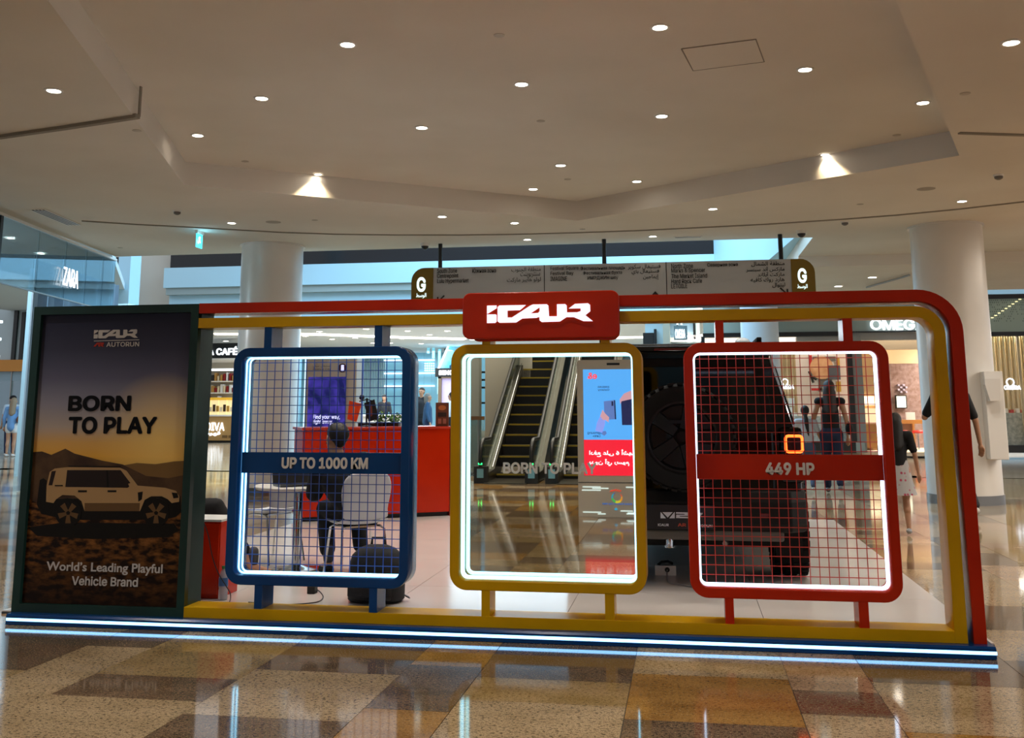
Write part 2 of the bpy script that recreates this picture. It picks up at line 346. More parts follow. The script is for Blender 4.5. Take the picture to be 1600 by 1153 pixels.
# stepped ceiling on the right beyond the hall
struct(box('ceiling_step', 2.1, 12, 12.6, 17.2, ZC-.19, ZU, M_ceil)); struct(box('ceiling_far_right', 2.4, 20, 17.2, 23.4, 5.3, 5.5, M_ceil))
M_pale = mat('pale_blue_plaster', '#B4D8E8', .6); M_beige = mat('beige_wall', '#CFC9BE', .7); M_navy = mat('dark_glazing', '#0E1318', .15)
# atrium edge across the void
Y1 = 24.6
def Z(x, y, Y): return at(x, y, Y).z
def X(x, y, Y): return at(x, y, Y).x
zb, zt_, zl, zm = Z(560, 443, Y1), Z(560, 411, Y1), 4.04, Z(560, 454, Y1)
bh = struct(box('atrium_bulkhead', X(256, 430, Y1), X(1117, 430, Y1), Y1, Y1+.5, zb, zt_, M_pale))
struct(box('atrium_bulkhead_lower', X(256, 470, Y1), X(1180, 470, Y1), Y1+.35, Y1+.9, zl, zm, M_pale)); struct(box('atrium_bulkhead_ledge', X(256, 470, Y1), X(1180, 470, Y1), Y1+.1, Y1+.9, zm, zb+.002, mat('ledge_grey', '#9CA8A8', .7)))
gz = struct(box('atrium_glazing', X(261, 400, Y1), X(1117, 400, Y1), Y1+.25, Y1+.35, zt_-.05, zt_+1.6, M_navy))
struct(box('wall_left', X(200, 430, Y1), X(262, 430, Y1)+.4, Y1+.7, Y1+1, 0, 8.5, M_beige)); struct(box('atrium_pier', X(184, 430, 17), X(203, 430, 17), 17, 17.5, 0, 8.5, M_pale)); struct(box('atrium_pier_gap', X(179, 430, 17.2), X(186, 430, 17.2), 17.2, 17.4, 0, 5.1, M_black))
xr = X(1272, 380, 10.42)
struct(MB().prism([(xr, 10.45), (xr+.5, 10.45), (X(1183, 440, Y1)+1.6, Y1), (X(1117, 440, Y1), Y1)], 'z', 4.3, 8.4).build('wall_right', M_pale))
struct(box('far_ceiling', -26, 9, Y1+.9, 47, zl, zl+.2, mat('far_ceiling_paint', '#D6DEE4', .7)))
M_cove = mat('cove_light', '#FFF4E0', .4, emis='#FFF0DA', es=4)
for i, pts in enumerate(([(-17, 29.2), (-13.5, 30.0), (-10.5, 32.6), (-8.6, 33.8)], [(-8.4, 33.9), (-5, 34.4), (-1, 34.0), (3, 32.6)])):
    struct(strip(pts, .42, .05, zl).build('trim_%d' % (5+i), M_cove))
# columns
def column(x, y, r, z1, m=M_colm):
    c = struct(MB().lathe([(r, .0), (r, z1)], (x, y, 0), 48).build('column', m, None, True)); attach(MB().lathe([(r+.012, 0), (r+.012, .13)], (x, y, 0), 48).build('base_ring', M_steel, None, True), c)
    attach(MB().lathe([(r+.03, z1-.02), (r+.03, z1)], (x, y, 0), 48).build('collar', m, None, True), c); return c
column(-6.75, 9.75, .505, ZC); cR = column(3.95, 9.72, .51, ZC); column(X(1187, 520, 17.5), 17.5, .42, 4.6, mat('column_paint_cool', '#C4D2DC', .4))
# walls that close the hall behind the viewer and at the sides
struct(box('wall_rear', -16, 12, -20.6, -20.4, 0, 9, mat('rear_wall_paint', '#B8B2A4', .6)))
struct(box('wall_far', -30, 22, 50.5, 50.7, 0, 12, mat('far_wall_paint', '#A9CFE0', .6)))
# small cabinet fixed on the right column
cb = struct(box('wall_cabinet', X(1537, 640, 9.2), X(1566, 640, 9.2), 9.05, 9.35, Z(1550, 718, 9.1), Z(1550, 580, 9.1), M_white, bevel=.01))
attach(MB().prism([(X(1537, 600, 9.0), Z(1540, 592, 9)), (X(1561, 600, 9.0), Z(1540, 592, 9)), (X(1561, 600, 9.0), Z(1540, 601, 9)), (X(1558, 600, 9.0), Z(1540, 625, 9)), (X(1543, 600, 9.0), Z(1540, 627, 9)), (X(1537, 600, 9.0), Z(1540, 601, 9))], 'y', 8.93, 9.06).build('dispenser', M_colm), cb)

# ------------------------------------------------------------------ ceiling fittings
def downlight(x, y, z, label, big=1., lamp_e=0):
    p = onz(x, y, z); t = empty('downlight', (p.x, p.y, z), label, 'ceiling light', 'recessed downlights'); global dlm
    if not hasattr(bpy, '_dl'):
        ring = MB(); n = 20
        ring.loft([[(r*math.cos(2*PI*j/n), r*math.sin(2*PI*j/n), zz) for j in range(n)] for r, zz in ((.078, .0), (.076, -.008), (.058, -.010), (.052, .004))], caps=False)
        bpy._dl = (ring.mesh('ring', M_white, True), MB().lathe([(.056, -.004), (.056, .002)], n=20).mesh('lens', M_lite))
    for nm, me in (('ring', bpy._dl[0]), ('lens', bpy._dl[1])):
        o = bpy.data.objects.new(nm, me); COL.objects.link(o); o.parent = t; o.scale = (big, big, 1)
    if lamp_e: lamp('SPOT', 'downlight_or_fill_lamp', (p.x, p.y, z-.03), lamp_e, WARM, spot_size=math.radians(95), spot_blend=.8, shadow_soft_size=.05)
H = ZU; hi = 'small round downlight in the raised ceiling, '
for x, y, lb in ((543, 69, 'left one of the two in the nearest row'), (1031, 42, 'right one of the two in the nearest row'), (409, 153, 'left end of the second row'), (815, 131, 'middle of the second row'), (1258, 108, 'right end of the second row beside the hatch'),
                 (309, 211, 'left end of the third row'), (659, 199, 'second from left in the third row'), (1034, 181, 'third from left in the third row'), (1442, 160, 'right end of the third row by the riser'), (876, 258, 'alone in the fourth row'), (833, 295, 'left of the two nearest the apex'), (995, 283, 'right of the two nearest the apex')):
    downlight(x, y, H, hi+lb, 1, 100)
lo = 'small round downlight in the lower ceiling, '
for x, y, lb in ((84, 141, 'at the upper left corner'), (1580, 66, 'at the upper right corner'), (691, 338, 'just beyond the apex on the left'), (804, 348, 'below the apex of the bay'), (1114, 326, 'right of the apex'), (1503, 314, 'above the right column'), (824, 374, 'left one at the atrium edge'), (1020, 369, 'right one at the atrium edge'), (362, 348, 'above the exit sign')):
    downlight(x, y, ZC, lo+lb, 1, 0 if 'edge' in lb else 70)
for k, (x, y) in enumerate(((497, 272), (1289, 241))):
    p = onz(x, y, ZU); downlight(x, y, ZU-.002, 'wall washing downlight against the %s riser of the ceiling bay' % ('left', 'right')[k], .8)
    lamp('SPOT', 'washer_lamp', (p.x, p.y-.03, ZU-.02), 40, (1, .8, .5), spot_size=math.radians(105), spot_blend=.6, shadow_soft_size=.03)
for x, y, z in ((-5.2, -1, ZC), (-4.6, -3.6, ZC), (1.6, -2.8, ZC), (-1.4, -.6, ZU), (-2.0, -3.0, ZU), (-.6, -3.0, ZU), (3.2, -4, ZC), (-3.2, -8, ZC), (.2, -8, ZC), (-1.6, -10.5, ZC), (-4, -11.5, ZC), (4, 7.2, ZC), (6.3, 4, ZC), (7, 9, ZC), (-7.2, -4, ZC), (-2.4, -9.3, ZC), (-1.0, -12.2, ZC), (-3.0, -13.2, ZC), (-4.6, -8.6, ZC), (-.4, -9.8, ZC), (-.9, -4.4, ZU)):
    lamp('SPOT', 'downlight_or_fill_lamp', (x, y, z-.03), 150 if y < -7 else 88, WARM, spot_size=math.radians(95), spot_blend=.8, shadow_soft_size=.05)  # spots without fittings, some added to lift floor, mirror view and kiosk face
def disc(name, x, y, z, r, h, m, label, cat, group=None, extra=None):
    p = onz(x, y, z); mb = MB().lathe([(r*.6, -h), (r, -h*.5), (r, .002)], (p.x, p.y, z), 20); o = mb.build(name, m, None, True); tag(o, label, cat, group); return o, p
M_spr = mat('sprinkler_cover', '#B9B0A3', .5)
for x, y, z, lb in ((780, 55, ZU, 'by the front edge between the downlights'), (845, 189, ZU, 'in the middle of the raised bay'), (887, 280, ZU, 'near the apex of the raised bay'), (383, 252, ZU, 'near the left wall washer'), (1401, 211, ZU, 'near the right end of the right riser'), (214, 204, ZC, 'below the left ceiling joint'), (1508, 146, ZC, 'on the right lower ceiling'), (492, 344, ZC, 'beside the round speaker'), (1344, 319, ZC, 'left of the right column light'), (910, 358, ZC, 'under the apex near the curved joint'), (188, 387, ZC, 'over the shop glass')):
    disc('sprinkler_cover', x, y, z, .045, .008, M_spr, 'flat round sprinkler cover '+lb, 'sprinkler', 'sprinkler covers')
for x, y, lb in ((427, 347, 'left'), (1447, 295, 'right')): disc('ceiling_speaker', x, y, ZC, .11, .006, mat('speaker_grille', '#A79E92', .8), 'pale round ceiling speaker on the %s of the lower ceiling' % lb, 'speaker')
def detector(x, y, lb):
    p = onz(x, y, ZC); t = empty('smoke_detector', (p.x, p.y, ZC), lb, 'detector')
    MB().lathe([(.055, -.02), (.06, .001)], (p.x, p.y, ZC), 20).build('base', M_white, t, True); MB().lathe([(.02, -.06), (.045, -.045), (.048, -.02)], (p.x, p.y, ZC), 20).build('sensor', mat('grey_plastic', '#6C6862', .5), t, True)
detector(277, 329, 'smoke detector near the slot vent on the left'); detector(1560, 273, 'smoke detector on the far right of the ceiling'); detector(1320, 346, 'smoke detector left of the right column')
def cctv(x, y, lb):
    p = onz(x, y-4, ZC); t = empty('dome_camera', (p.x, p.y, ZC), lb, 'camera'); MB().lathe([(.075, -.05), (.08, .001)], (p.x, p.y, ZC), 20).build('housing', M_white, t, True)
    MB().ball((p.x, p.y, ZC-.05), (.062, .062, .06), 16, 8).build('dome', M_black, t, True)
cctv(664, 384, 'security dome camera left of the hanging sign'); cctv(1252, 364, 'security dome camera right of the hanging sign')
# slot vent
a, b = onz(60, 328, ZC), onz(115, 351, ZC); d = (b-a); an = math.atan2(d.y, d.x); t = empty('slot_vent', ((a+b)/2), 'long slotted air vent in the ceiling at left', 'vent'); t.rotation_euler.z = an; L_ = d.length/2
def loc_child(mb, nm, m, t): o = bpy.data.objects.new(nm, mb.mesh(nm, m)); COL.objects.link(o); o.parent = t; return o
loc_child(MB().box(-L_, L_, -.10, .10, -.006, .002), 'duct', M_black, t)
for k in range(5): loc_child(MB().box(-L_-.02, L_+.02, -.105+k*.048, -.090+k*.048, -.0085, -.003), 'slat', M_white, t)
p = onz(1075, 370, ZC); t = empty('slot_vent', (p.x, p.y, ZC), 'short dark slot vent at the atrium edge', 'vent'); box('duct', p.x-.2, p.x+.2, p.y-.05, p.y+.05, ZC-.006, ZC+.002, M_black, t); box('rim', p.x-.22, p.x+.22, p.y-.07, p.y-.05, ZC-.012, ZC+.002, M_white, t)
# access hatch
hp = [onz(x, y, ZU) for x, y in ((1065, 76), (1181, 61), (1194, 96), (1083, 110))]; mb = MB()
hat = tag(MB().prism([(q.x, q.y) for q in hp], 'z', ZU-.004, ZU+.001).build('access_hatch', M_ceil), 'square access hatch flush in the raised ceiling', 'hatch')
R_ = [(q.x, q.y) for q in hp]; strip(R_+[R_[0]], .012, .006, ZU).build('frame', M_gap, hat)
# exit sign
p = onz(312, 361, ZC); t = empty('exit_sign', (p.x, p.y, ZC), 'lit green-blue exit sign hanging below the ceiling', 'exit sign')
t.rotation_euler.z = math.radians(91)
loc_child(MB().box(-.11, .11, -.02, .02, -.05, .002), 'housing', M_white, t); M_exit = mat('exit_face', '#59D8E8', .3, emis='#35C8EA', es=1.8)
loc_child(MB().box(-.10, .10, -.006, .006, -.26, -.05), 'panel', M_exit, t)
loc_child(MB().prism([(-.05, -.20), (-.03, -.20), (-.01, -.15), (.02, -.19), (.035, -.18), (.015, -.12), (.03, -.1), (.0, -.08), (-.04, -.11), (-.02, -.13)], 'y', -.009, .009), 'running_figure', M_letw, t)
lamp('POINT', 'exit_glow', (p.x+.05, p.y-.05, ZC-.17), 1.2, (.3, .8, 1), shadow_soft_size=.05)

# ------------------------------------------------------------------ hanging direction sign
YS = 9.95; ds = empty('direction_sign', at(958, 440, YS), 'long grey hanging direction sign with olive G ends above the red arch', 'sign')
zt = lambda x: Z(x, 411, YS)
x0, x1, xa, xb = X(643, 440, YS), X(1274, 440, YS), X(677, 440, YS), X(1237, 440, YS); zT = Z(958, 411.5, YS); zB = Z(958, 478, YS)
M_sg = mat('sign_grey', '#B2B6BA', .5); M_ol = mat('sign_olive', '#7A6210', .5); M_tx = mat('sign_black_print', '#1A1A1C', .6)
box('board', xa, xb, YS, YS+.12, zB, zT, M_sg, ds)
def tab(a, b, rl):
    r = .22; P = [(a, zB), (b, zB)]
    P += ([(b, zT)]+[(a+r+r*math.cos(math.radians(q)), zT-r+r*math.sin(math.radians(q))) for q in range(90, 181, 15)]) if rl == 'l' else [(b-r+r*math.cos(math.radians(q)), zT-r+r*math.sin(math.radians(q))) for q in range(0, 91, 15)]+[(a, zT)]
    return MB().prism(P, 'y', YS-.01, YS+.13).build('end_tab', M_ol, ds)
tab(x0, xa, 'l'); tab(xb, x1, 'r')
for xx in (850.5, 1041.5): box('divider', X(xx, 440, YS)-.006, X(xx, 440, YS)+.006, YS-.004, YS, zB, zT, M_tx, ds)
for xx in (688, 944, 1220):
    q = X(xx, 395, YS+.06); cyl('rod', (q, YS+.06), .035, zT, ZC, M_black, ds, 10)
def sl(s, xl, xr_, ym, h=8.5, m=M_tx, **k):     # one line of sign lettering centred on row ym
    k.setdefault('bold', .004); return px_text(s, xl, xr_, ym-h/2, ym+h/2, YS-.006, m, ds, **k)
M_gl = mat('sign_white_letter', '#E6F6F8', .4, emis='#D8F4F8', es=.9)
for xx in (658, 1254): px_text('G', xx-7, xx+7, 433-(xx > 900)*14, 456-(xx > 900)*14, YS-.012, M_gl, ds, bold=.03); px_text(arabic('الوسط'), xx-8, xx+8, 458-(xx > 900)*14, 466-(xx > 900)*14, YS-.012, M_gl, ds, bold=.012)
for s, xl, xr_, ym in (('South Zone', 683, 714, 423), ('Centrepoint', 683, 716, 431.5), ('Lulu Hypermarket', 683, 732, 439.5), ('Южная зона', 738, 775, 422.5), (arabic('منطقة الجنوب'), 799, 845, 421.5), (arabic('سنتربوينت'), 813, 844, 429.5), (arabic('لولو هايبر ماركت'), 792, 845, 437.5),
                       ('Festival Square', 860, 904, 419.5), ('Festival Bay', 860, 896, 427.5), ('IMAGINE', 860, 886, 435.5), ('Фестивальная площадь', 907, 977, 419), ('Фестивальная бухта', 911, 972, 426.5), ('ИМЭДЖИН шоу', 918, 966, 434.5), (arabic('فستيفال سكوير'), 981, 1032, 417), (arabic('فستيفال باي'), 987, 1030, 425), (arabic('إيماجين'), 1005, 1029, 433),
                       ('North Zone', 1049, 1083, 415.5), ('Marks & Spencer', 1049, 1102, 423), ('The Market Island', 1049, 1105, 431), ('Hard Rock Cafe', 1049, 1097, 439), ('LETOILE', 1049, 1074, 447), ('Северная зона', 1105, 1153, 414), (arabic('منطقة الشمال'), 1174, 1226, 412.5), (arabic('ماركس آند سبنسر'), 1166, 1226, 421), (arabic('ماركت آيلاند'), 1184, 1226, 429), (arabic('هارد روك كافيه'), 1173, 1226, 437.5), (arabic('ليتوال'), 1207, 1227, 445.5)):
    sl(s, xl, xr_, ym, 8.2 if 'g' in s or 'p' in s or ord(s[0]) > 1500 else 7)
def arrow(cx, cy, a, s=9):
    q = at(cx, cy, YS-.006); k = s*(YS-CAM.y)/F; P = [(-.12, -1), (.12, -1), (.12, .35), (.6, -.1), (.75, .1), (0, .9), (-.75, .1), (-.6, -.1), (-.12, .35)]
    P = [(q.x+k*(u*math.cos(a)-v*math.sin(a)), q.z+k*(u*math.sin(a)+v*math.cos(a))) for u, v in P]; plate('arrow', [P], YS-.012, YS-.002, M_tx, ds)
arrow(688, 468, math.radians(135)); arrow(1024, 463, 0); arrow(1226, 456, math.radians(-135))
# ------------------------------------------------------------------ display stand
D = .203                                    # depth of the stand's frames
def arcpts(cx, cz, r, a0, a1, n=10): return [(cx+r*math.cos(math.radians(a0+(a1-a0)*i/n)), cz+r*math.sin(math.radians(a0+(a1-a0)*i/n))) for i in range(n+1)]
PT = .068                                   # top of the blue plinth
pl = empty('stand_plinth', (-1.36, .1, 0), 'low blue plinth with white-blue light strip along the floor under the stand', 'plinth')
mb = MB(); prof = [(-.058, .0), (-.062, .008), (-.062, .024)]; x0, x1 = -4.375, 1.655
mb.loft([[(x, y, z) for y, z in ((-.062, .002), (-.062, .024), (-.052, .026), (-.052, .042), (-.062, .044), (-.062, .056), (-.050, PT), (.27, PT), (.27, .002))] for x in (x0, -2.3, -.35, x1)])
mb.build('body', M_blue, pl); box('light_strip', x0+.002, x1+.003, -.060, -.050, .0255, .0425, M_strip, pl)
# green poster box
gx0, gx1, gz0, gz1 = -4.385, -3.18, PT, 2.063
gb = empty('poster_box', ((gx0+gx1)/2, .1, PT), 'tall dark green box holding a desert car poster at the left end', 'poster box')
ix0, ix1, iz0, iz1 = -4.330, -3.232, .122, 2.008
plate('frame', [[(gx0, gz0), (gx1, gz0), (gx1, gz1), (gx0, gz1)], [(ix0, iz0), (ix1, iz0), (ix1, iz1), (ix0, iz1)]], 0, .05, M_green, gb)
box('cabinet', gx0, gx1, .05, D+.03, gz0, gz1, M_green, gb)
PYD = .028
pm = mat('poster_print', '#404050', .45, spec=.25); N, L, b = nodes(pm)
g = N.new('ShaderNodeNewGeometry'); sx = N.new('ShaderNodeSeparateXYZ'); L.new(g.outputs['Position'], sx.inputs[0])
mr = N.new('ShaderNodeMapRange'); mr.inputs['From Min'].default_value = iz0; mr.inputs['From Max'].default_value = iz1; L.new(sx.outputs['Z'], mr.inputs[0])
r = N.new('ShaderNodeValToRGB'); r.color_ramp.elements[0].color = lin('#1A0F0C'); r.color_ramp.elements[0].position = 0
r.color_ramp.elements[1].color = lin('#24263A'); r.color_ramp.elements[1].position = 1
for p_, c_ in ((.28, '#5A3418'), (.43, '#8A6428'), (.50, '#E0AA48'), (.545, '#D8AA62'), (.60, '#B2A69C'), (.68, '#8C8C9C'), (.77, '#5E6078'), (.87, '#3E4054')): e = r.color_ramp.elements.new(p_); e.color = lin(c_)
L.new(mr.outputs[0], r.inputs[0])
# printed sun haze low on the right of the picture
q = at(250, 690, PYD); vm = N.new('ShaderNodeVectorMath'); vm.operation = 'DISTANCE'; vm.inputs[1].default_value = q; L.new(g.outputs['Position'], vm.inputs[0])
m2 = N.new('ShaderNodeMapRange'); m2.inputs['From Max'].default_value = .46; m2.inputs['To Min'].default_value = .85; m2.inputs['To Max'].default_value = 0; L.new(vm.outputs['Value'], m2.inputs[0])
mx = N.new('ShaderNodeMix'); mx.data_type = 'RGBA'; L.new(m2.outputs[0], mx.inputs[0]); L.new(r.outputs[0], mx.inputs[6]); mx.inputs[7].default_value = lin('#FAD67E'); L.new(mx.outputs[2], b.inputs['Base Color'])
poster = box('poster', ix0, ix1, PYD, .052, iz0, iz1, pm, gb)
M_rock = noisy(mat('poster_ground', '#5A3A20', .4), '#1C0F08', '#94602F', 16, (1, 1, 2.2), .40, .72, detail=6); N, L, b = nodes(M_rock); _g = N.new('ShaderNodeNewGeometry'); _s = N.new('ShaderNodeSeparateXYZ'); L.new(_g.outputs['Position'], _s.inputs[0]); _m = N.new('ShaderNodeMapRange'); _m.inputs['From Min'].default_value = iz0-.05; _m.inputs['From Max'].default_value = iz0+.5; _x = N.new('ShaderNodeMix'); _x.data_type = 'RGBA'; L.new(_s.outputs['Z'], _m.inputs[0]); L.new(_m.outputs[0], _x.inputs[0]); _x.inputs[6].default_value = lin('#1A0D08'); L.new(b.inputs['Base Color'].links[0].from_socket, _x.inputs[7]); L.new(_x.outputs[2], b.inputs['Base Color']); M_hill = mat('poster_far_hills', '#7A5E38', .4); M_hill2 = noisy(mat('poster_near_hills', '#4A3628', .4), '#3A2A22', '#5A4430', 6)
M_cbody = mat('poster_car_body', '#B09066', .4); M_cdark = mat('poster_car_dark', '#17130F', .4); M_cglass = mat('poster_car_glass', '#2A1F1C', .35); M_cshade = mat('poster_car_shade', '#6A5034', .4); M_tblk = mat('poster_black', '#0C0D12', .6, spec=.1); M_twh = mat('poster_grey_letters', '#C9C6C4', .45); M_tred = mat('poster_red', '#B03A2E', .45)
lay = [0]
def pp(name, pts, m, k=None):               # a printed shape: crop-pixel outline (x/2.0583, 440+y/2.0583)
    lay[0] += 1; dy = .0006*(k if k is not None else lay[0]); P = [at(x/2.0583, 440+y/2.0583, PYD-dy) for x, y in pts]
    return plate(name, [[(min(max(v.x, ix0+.001), ix1-.001), max(v.z, iz0+.001)) for v in P]], PYD-dy, PYD+.004, m, poster)
def ell(cx, cy, rx, ry, n=20): return [(cx+rx*math.cos(2*PI*i/n), cy+ry*math.sin(2*PI*i/n)) for i in range(n)]
pp('hills', [(400, 590), (440, 583), (500, 587), (560, 578), (600, 576), (600, 700), (60, 700), (60, 640), (300, 620)], M_hill, 1)
pp('near_hills', [(80, 560), (105, 548), (135, 546), (165, 557), (210, 537), (240, 553), (330, 576), (395, 588), (470, 625), (540, 632), (600, 622), (600, 780), (60, 780)], M_hill2, 2)
pp('ground', [(60, 700), (130, 715), (300, 735), (600, 728), (620, 1050), (40, 1050)], M_rock, 3)
pp('shadow', [(90, 790), (200, 775), (560, 778), (575, 800), (540, 822), (300, 828), (120, 818)], M_cdark, 4)
pp('car_under', [(118, 716), (128, 638), (140, 632), (150, 640), (150, 700), (580, 690), (582, 742), (566, 756), (545, 762), (455, 766), (262, 766), (180, 758), (132, 746)], M_cdark, 5)
pp('car_body', [(148, 708), (150, 655), (160, 612), (176, 601), (232, 595), (385, 598), (406, 608), (442, 656), (530, 663), (566, 673), (577, 692), (576, 708), (552, 712), (540, 700), (520, 690), (486, 690), (465, 702), (450, 738), (272, 738), (262, 706), (240, 688), (200, 686), (180, 700), (172, 712)], M_cbody, 6)
pp('car_shade', [(272, 712), (450, 712), (448, 738), (272, 738)], M_cshade, 7)
pp('window', [(216, 606), (388, 606), (424, 654), (410, 663), (210, 660)], M_cglass, 7); pp('window', [(166, 610), (180, 608), (168, 655), (156, 655)], M_cglass, 7)
pp('pillar_line', [(342, 606), (347, 606), (350, 662), (344, 662)], M_cdark, 8); pp('roof_rail', [(220, 592), (388, 594), (388, 598), (220, 596)], M_cdark, 8); pp('vent', [(443, 678), (459, 675), (456, 700), (445, 708)], M_cdark, 8)
pp('headlamp', [(552, 678), (570, 680), (574, 695), (558, 697)], M_cdark, 8); pp('door_mirror', [(412, 650), (430, 645), (436, 660), (418, 664)], M_cbody, 9)
for hx in (265, 360): pp('door_handle', [(hx-14, 671), (hx+14, 671), (hx+14, 677), (hx-14, 677)], M_cdark, 8)
for wx in (219, 502):
    pp('wheel', ell(wx, 742, 43, 46), M_cdark, 9)
    for a in range(5):
        c_, s_ = math.cos(a*2*PI/5+.3), math.sin(a*2*PI/5+.3); pp('spoke', [(wx+c_*6-s_*5, 744+s_*6+c_*5), (wx+c_*32-s_*10, 744+s_*33+c_*10), (wx+c_*32+s_*8, 744+s_*33-c_*8), (wx+c_*6+s_*5, 744+s_*6-c_*5)], M_cshade, 10)
pp('name_plate', [(176, 654), (202, 654), (202, 658), (176, 658)], M_cdark, 8)
def ptxt(s, x0, x1, yt, yb, m, bold=.02): return px_text(s, x0/2.0583, x1/2.0583, 440+yt/2.0583, 440+yb/2.0583, PYD-.0035, m, poster, thick=.001, bold=bold)
ptxt('BORN', 218, 420, 366, 417, M_tblk, .035); ptxt('TO PLAY', 218, 503, 434, 490, M_tblk, .035)
ptxt('World\u2019s Leading Playful', 148, 522, 904, 942, M_twh, .02); ptxt('Vehicle Brand', 230, 443, 949, 979, M_twh, .02); ptxt('AUTORUN', 342, 447, 194, 209, M_twh, .015)
# the badge's letter shapes, drawn from the lit sign
LG_I = [[(325, 192), (405, 190), (405, 215), (345, 255), (325, 268)], [(325, 273), (398, 272), (405, 278), (405, 338), (394, 350), (325, 352)]]
LG_C = [(430, 190), (652, 185), (602, 232), (497, 236), (497, 300), (535, 300), (688, 192), (712, 180), (828, 178), (840, 190), (845, 288), (912, 287), (912, 178), (980, 176), (992, 188), (994, 252), (1080, 250), (1108, 240), (1108, 214), (1010, 216), (1062, 174), (1168, 168), (1185, 182), (1186, 240), (1145, 276), (1207, 330), (1130, 330), (1050, 294), (990, 294), (935, 334), (785, 340), (767, 325), (765, 292), (740, 302), (622, 308), (570, 345), (430, 348), (415, 335), (415, 205)]
LG_H = [(768, 205), (690, 262), (755, 258), (768, 242)]
def badge(x0, x1, z0, z1, y, thick, m, parent, name='badge'):
    def f(P): return [(x0+(u-325)/882*(x1-x0), z0+(352-v-(u-325)*.0265*0)/184*(z1-z0)) for u, v in P]
    def g_(P): return f([(u, v+(u-325)*.022) for u, v in P])      # undo the sign's slope in the picture
    return plate(name, [g_(LG_I[0]), g_(LG_I[1]), g_(LG_C), g_(LG_H)], y-thick, y, m, parent)
q0 = at(302/2.0583, 440+183/2.0583, PYD); q1 = at(446/2.0583, 440+150/2.0583, PYD); badge(q0.x, q1.x, q0.z, q1.z, PYD-.003, .001, M_twh, poster)
pp('rule', [(302, 190), (447, 186), (447, 188), (302, 192)], M_twh, 6)
pp('logo_stroke', [(300, 209), (312, 196), (320, 196), (322, 209), (317, 209), (315, 201), (306, 209)], M_tred, 6); pp('logo_stroke', [(318, 196), (334, 196), (332, 204), (328, 204), (335, 209), (328, 209), (321, 203), (328, 200), (319, 200)], M_tred, 6)
# red and yellow arches
xo, xi, R1 = 1.627, 1.556, .25
ra = tag(plate('red_arch', [[(-3.178, 2.0655)]+[(xo-R1, 2.0655)]+arcpts(xo-R1, 2.0655-R1, R1, 90, 0)+[(xo, PT), (xi, PT)]+arcpts(xo-R1, 2.0655-R1, R1-.07, 0, 90)+[(-3.178, 1.998)]], 0, D, M_red, bevel=.002), 'red outer arch beam running over the stand and down its right end', 'arch')
yo, yi, R2 = 1.526, 1.456, .165
ya = empty('yellow_arch', (-.8, .1, PT), 'yellow inner arch beam and bottom rail of the stand', 'arch')
plate('arch_beam', [[(-3.178, 1.967)]+[(yo-R2, 1.967)]+arcpts(yo-R2, 1.967-R2, R2, 90, 0)+[(yo, PT), (yi, PT)]+arcpts(yo-R2, 1.967-R2, R2-.066, 0, 90)+[(-3.178, 1.901)]], 0, D, M_yel, ya, bevel=.002)
box('bottom_rail', -3.18, yi+.001, 0, D, PT, .133, M_yel, ya, bevel=.002)
# panels
def loop_rope(x0, x1, z0, z1, y, m, parent):
    P = [(x, y, z) for x, z in rrect(x0, x1, z0, z1, .035, 4)]; return MB().tube(P, .0055, 8, True).build('light_rope', m, parent, True)
def panel(name, label, cat, x0, z0, m, led, kind):
    x1, z1 = x0+1.2, z0+1.49; t = empty(name, ((x0+x1)/2, .1, .133), label, cat); f = .058
    plate('frame', [rrect(x0, x1, z0, z1, .105, 8), rrect(x0+f, x1-f, z0+f, z1-f, .045, 5)], 0, D, m, t, bevel=.005, smooth=True)
    for y in (.07, .125): loop_rope(x0+f+.006, x1-f-.006, z0+f+.006, z1-f-.006, y, led, t)
    a, b_, c, d = x0+f, x1-f, z0+f, z1-f
    if kind == 'grid':
        wx = MB().box(-.0023, .0023, -.0023, .0023, c, d).mesh('wire', M_wire[m.name]); wz = MB().box(a, b_, -.0023, .0023, -.0023, .0023).mesh('wire', M_wire[m.name])
        for k in range(1, 20): o = bpy.data.objects.new('wire', wx); COL.objects.link(o); o.location = (a+k*(b_-a)/19.6-.012, .188, 0); attach(o, t)
        for k in range(1, 25): o = bpy.data.objects.new('wire', wz); COL.objects.link(o); o.location = ((0), .1925, c+k*(d-c)/24.4-.01); attach(o, t)
    return t, a, b_, c, d
M_wire = {'blue_lacquer': mat('blue_wire', '#28509E', .4), 'red_lacquer': mat('red_wire', '#BC382C', .4)}
tb, a, b_, c, d = panel('grid_panel', 'blue framed wire grid panel reading UP TO 1000 KM', 'panel', -2.917, .276, M_blue, M_led, 'grid')
box('banner', a+.006, b_-.004, .05, .062, Z(505, 740, .05), Z(505, 707, .05), M_blue, tb); px_text('UP TO 1000 KM', 440, 575, 714.5, 732.5, .049, M_print, tb, thick=.006, bold=.035)
tr_, a, b_, c, d = panel('grid_panel', 'red framed wire grid panel reading 449 HP', 'panel', -.003, .275, M_red, M_ledw, 'grid')
box('banner', a+.002, b_-.002, .05, .062, Z(1235, 749.5, .05), Z(1235, 710, .05), M_red, tr_); px_text('449 HP', 1196.5, 1273, 722.5, 742, .049, M_print, tr_, thick=.006, bold=.035)
ty, a, b_, c, d = panel('mirror_panel', 'yellow framed mirror panel reflecting an escalator and a screen', 'mirror', -1.455, .281, M_yel, M_led, 'mirror')
plate('mirror_glass', [rrect(a-.002, b_+.002, c-.002, d+.002, .045, 5)], MY, D-.004, M_mirror, ty); px_text('BORN TO PLAY', 786, 932, 722.5, 740.5, MY-.0008, mat('mirror_lettering', '#FFFFFF', .5), ty, thick=.001, bold=.03)
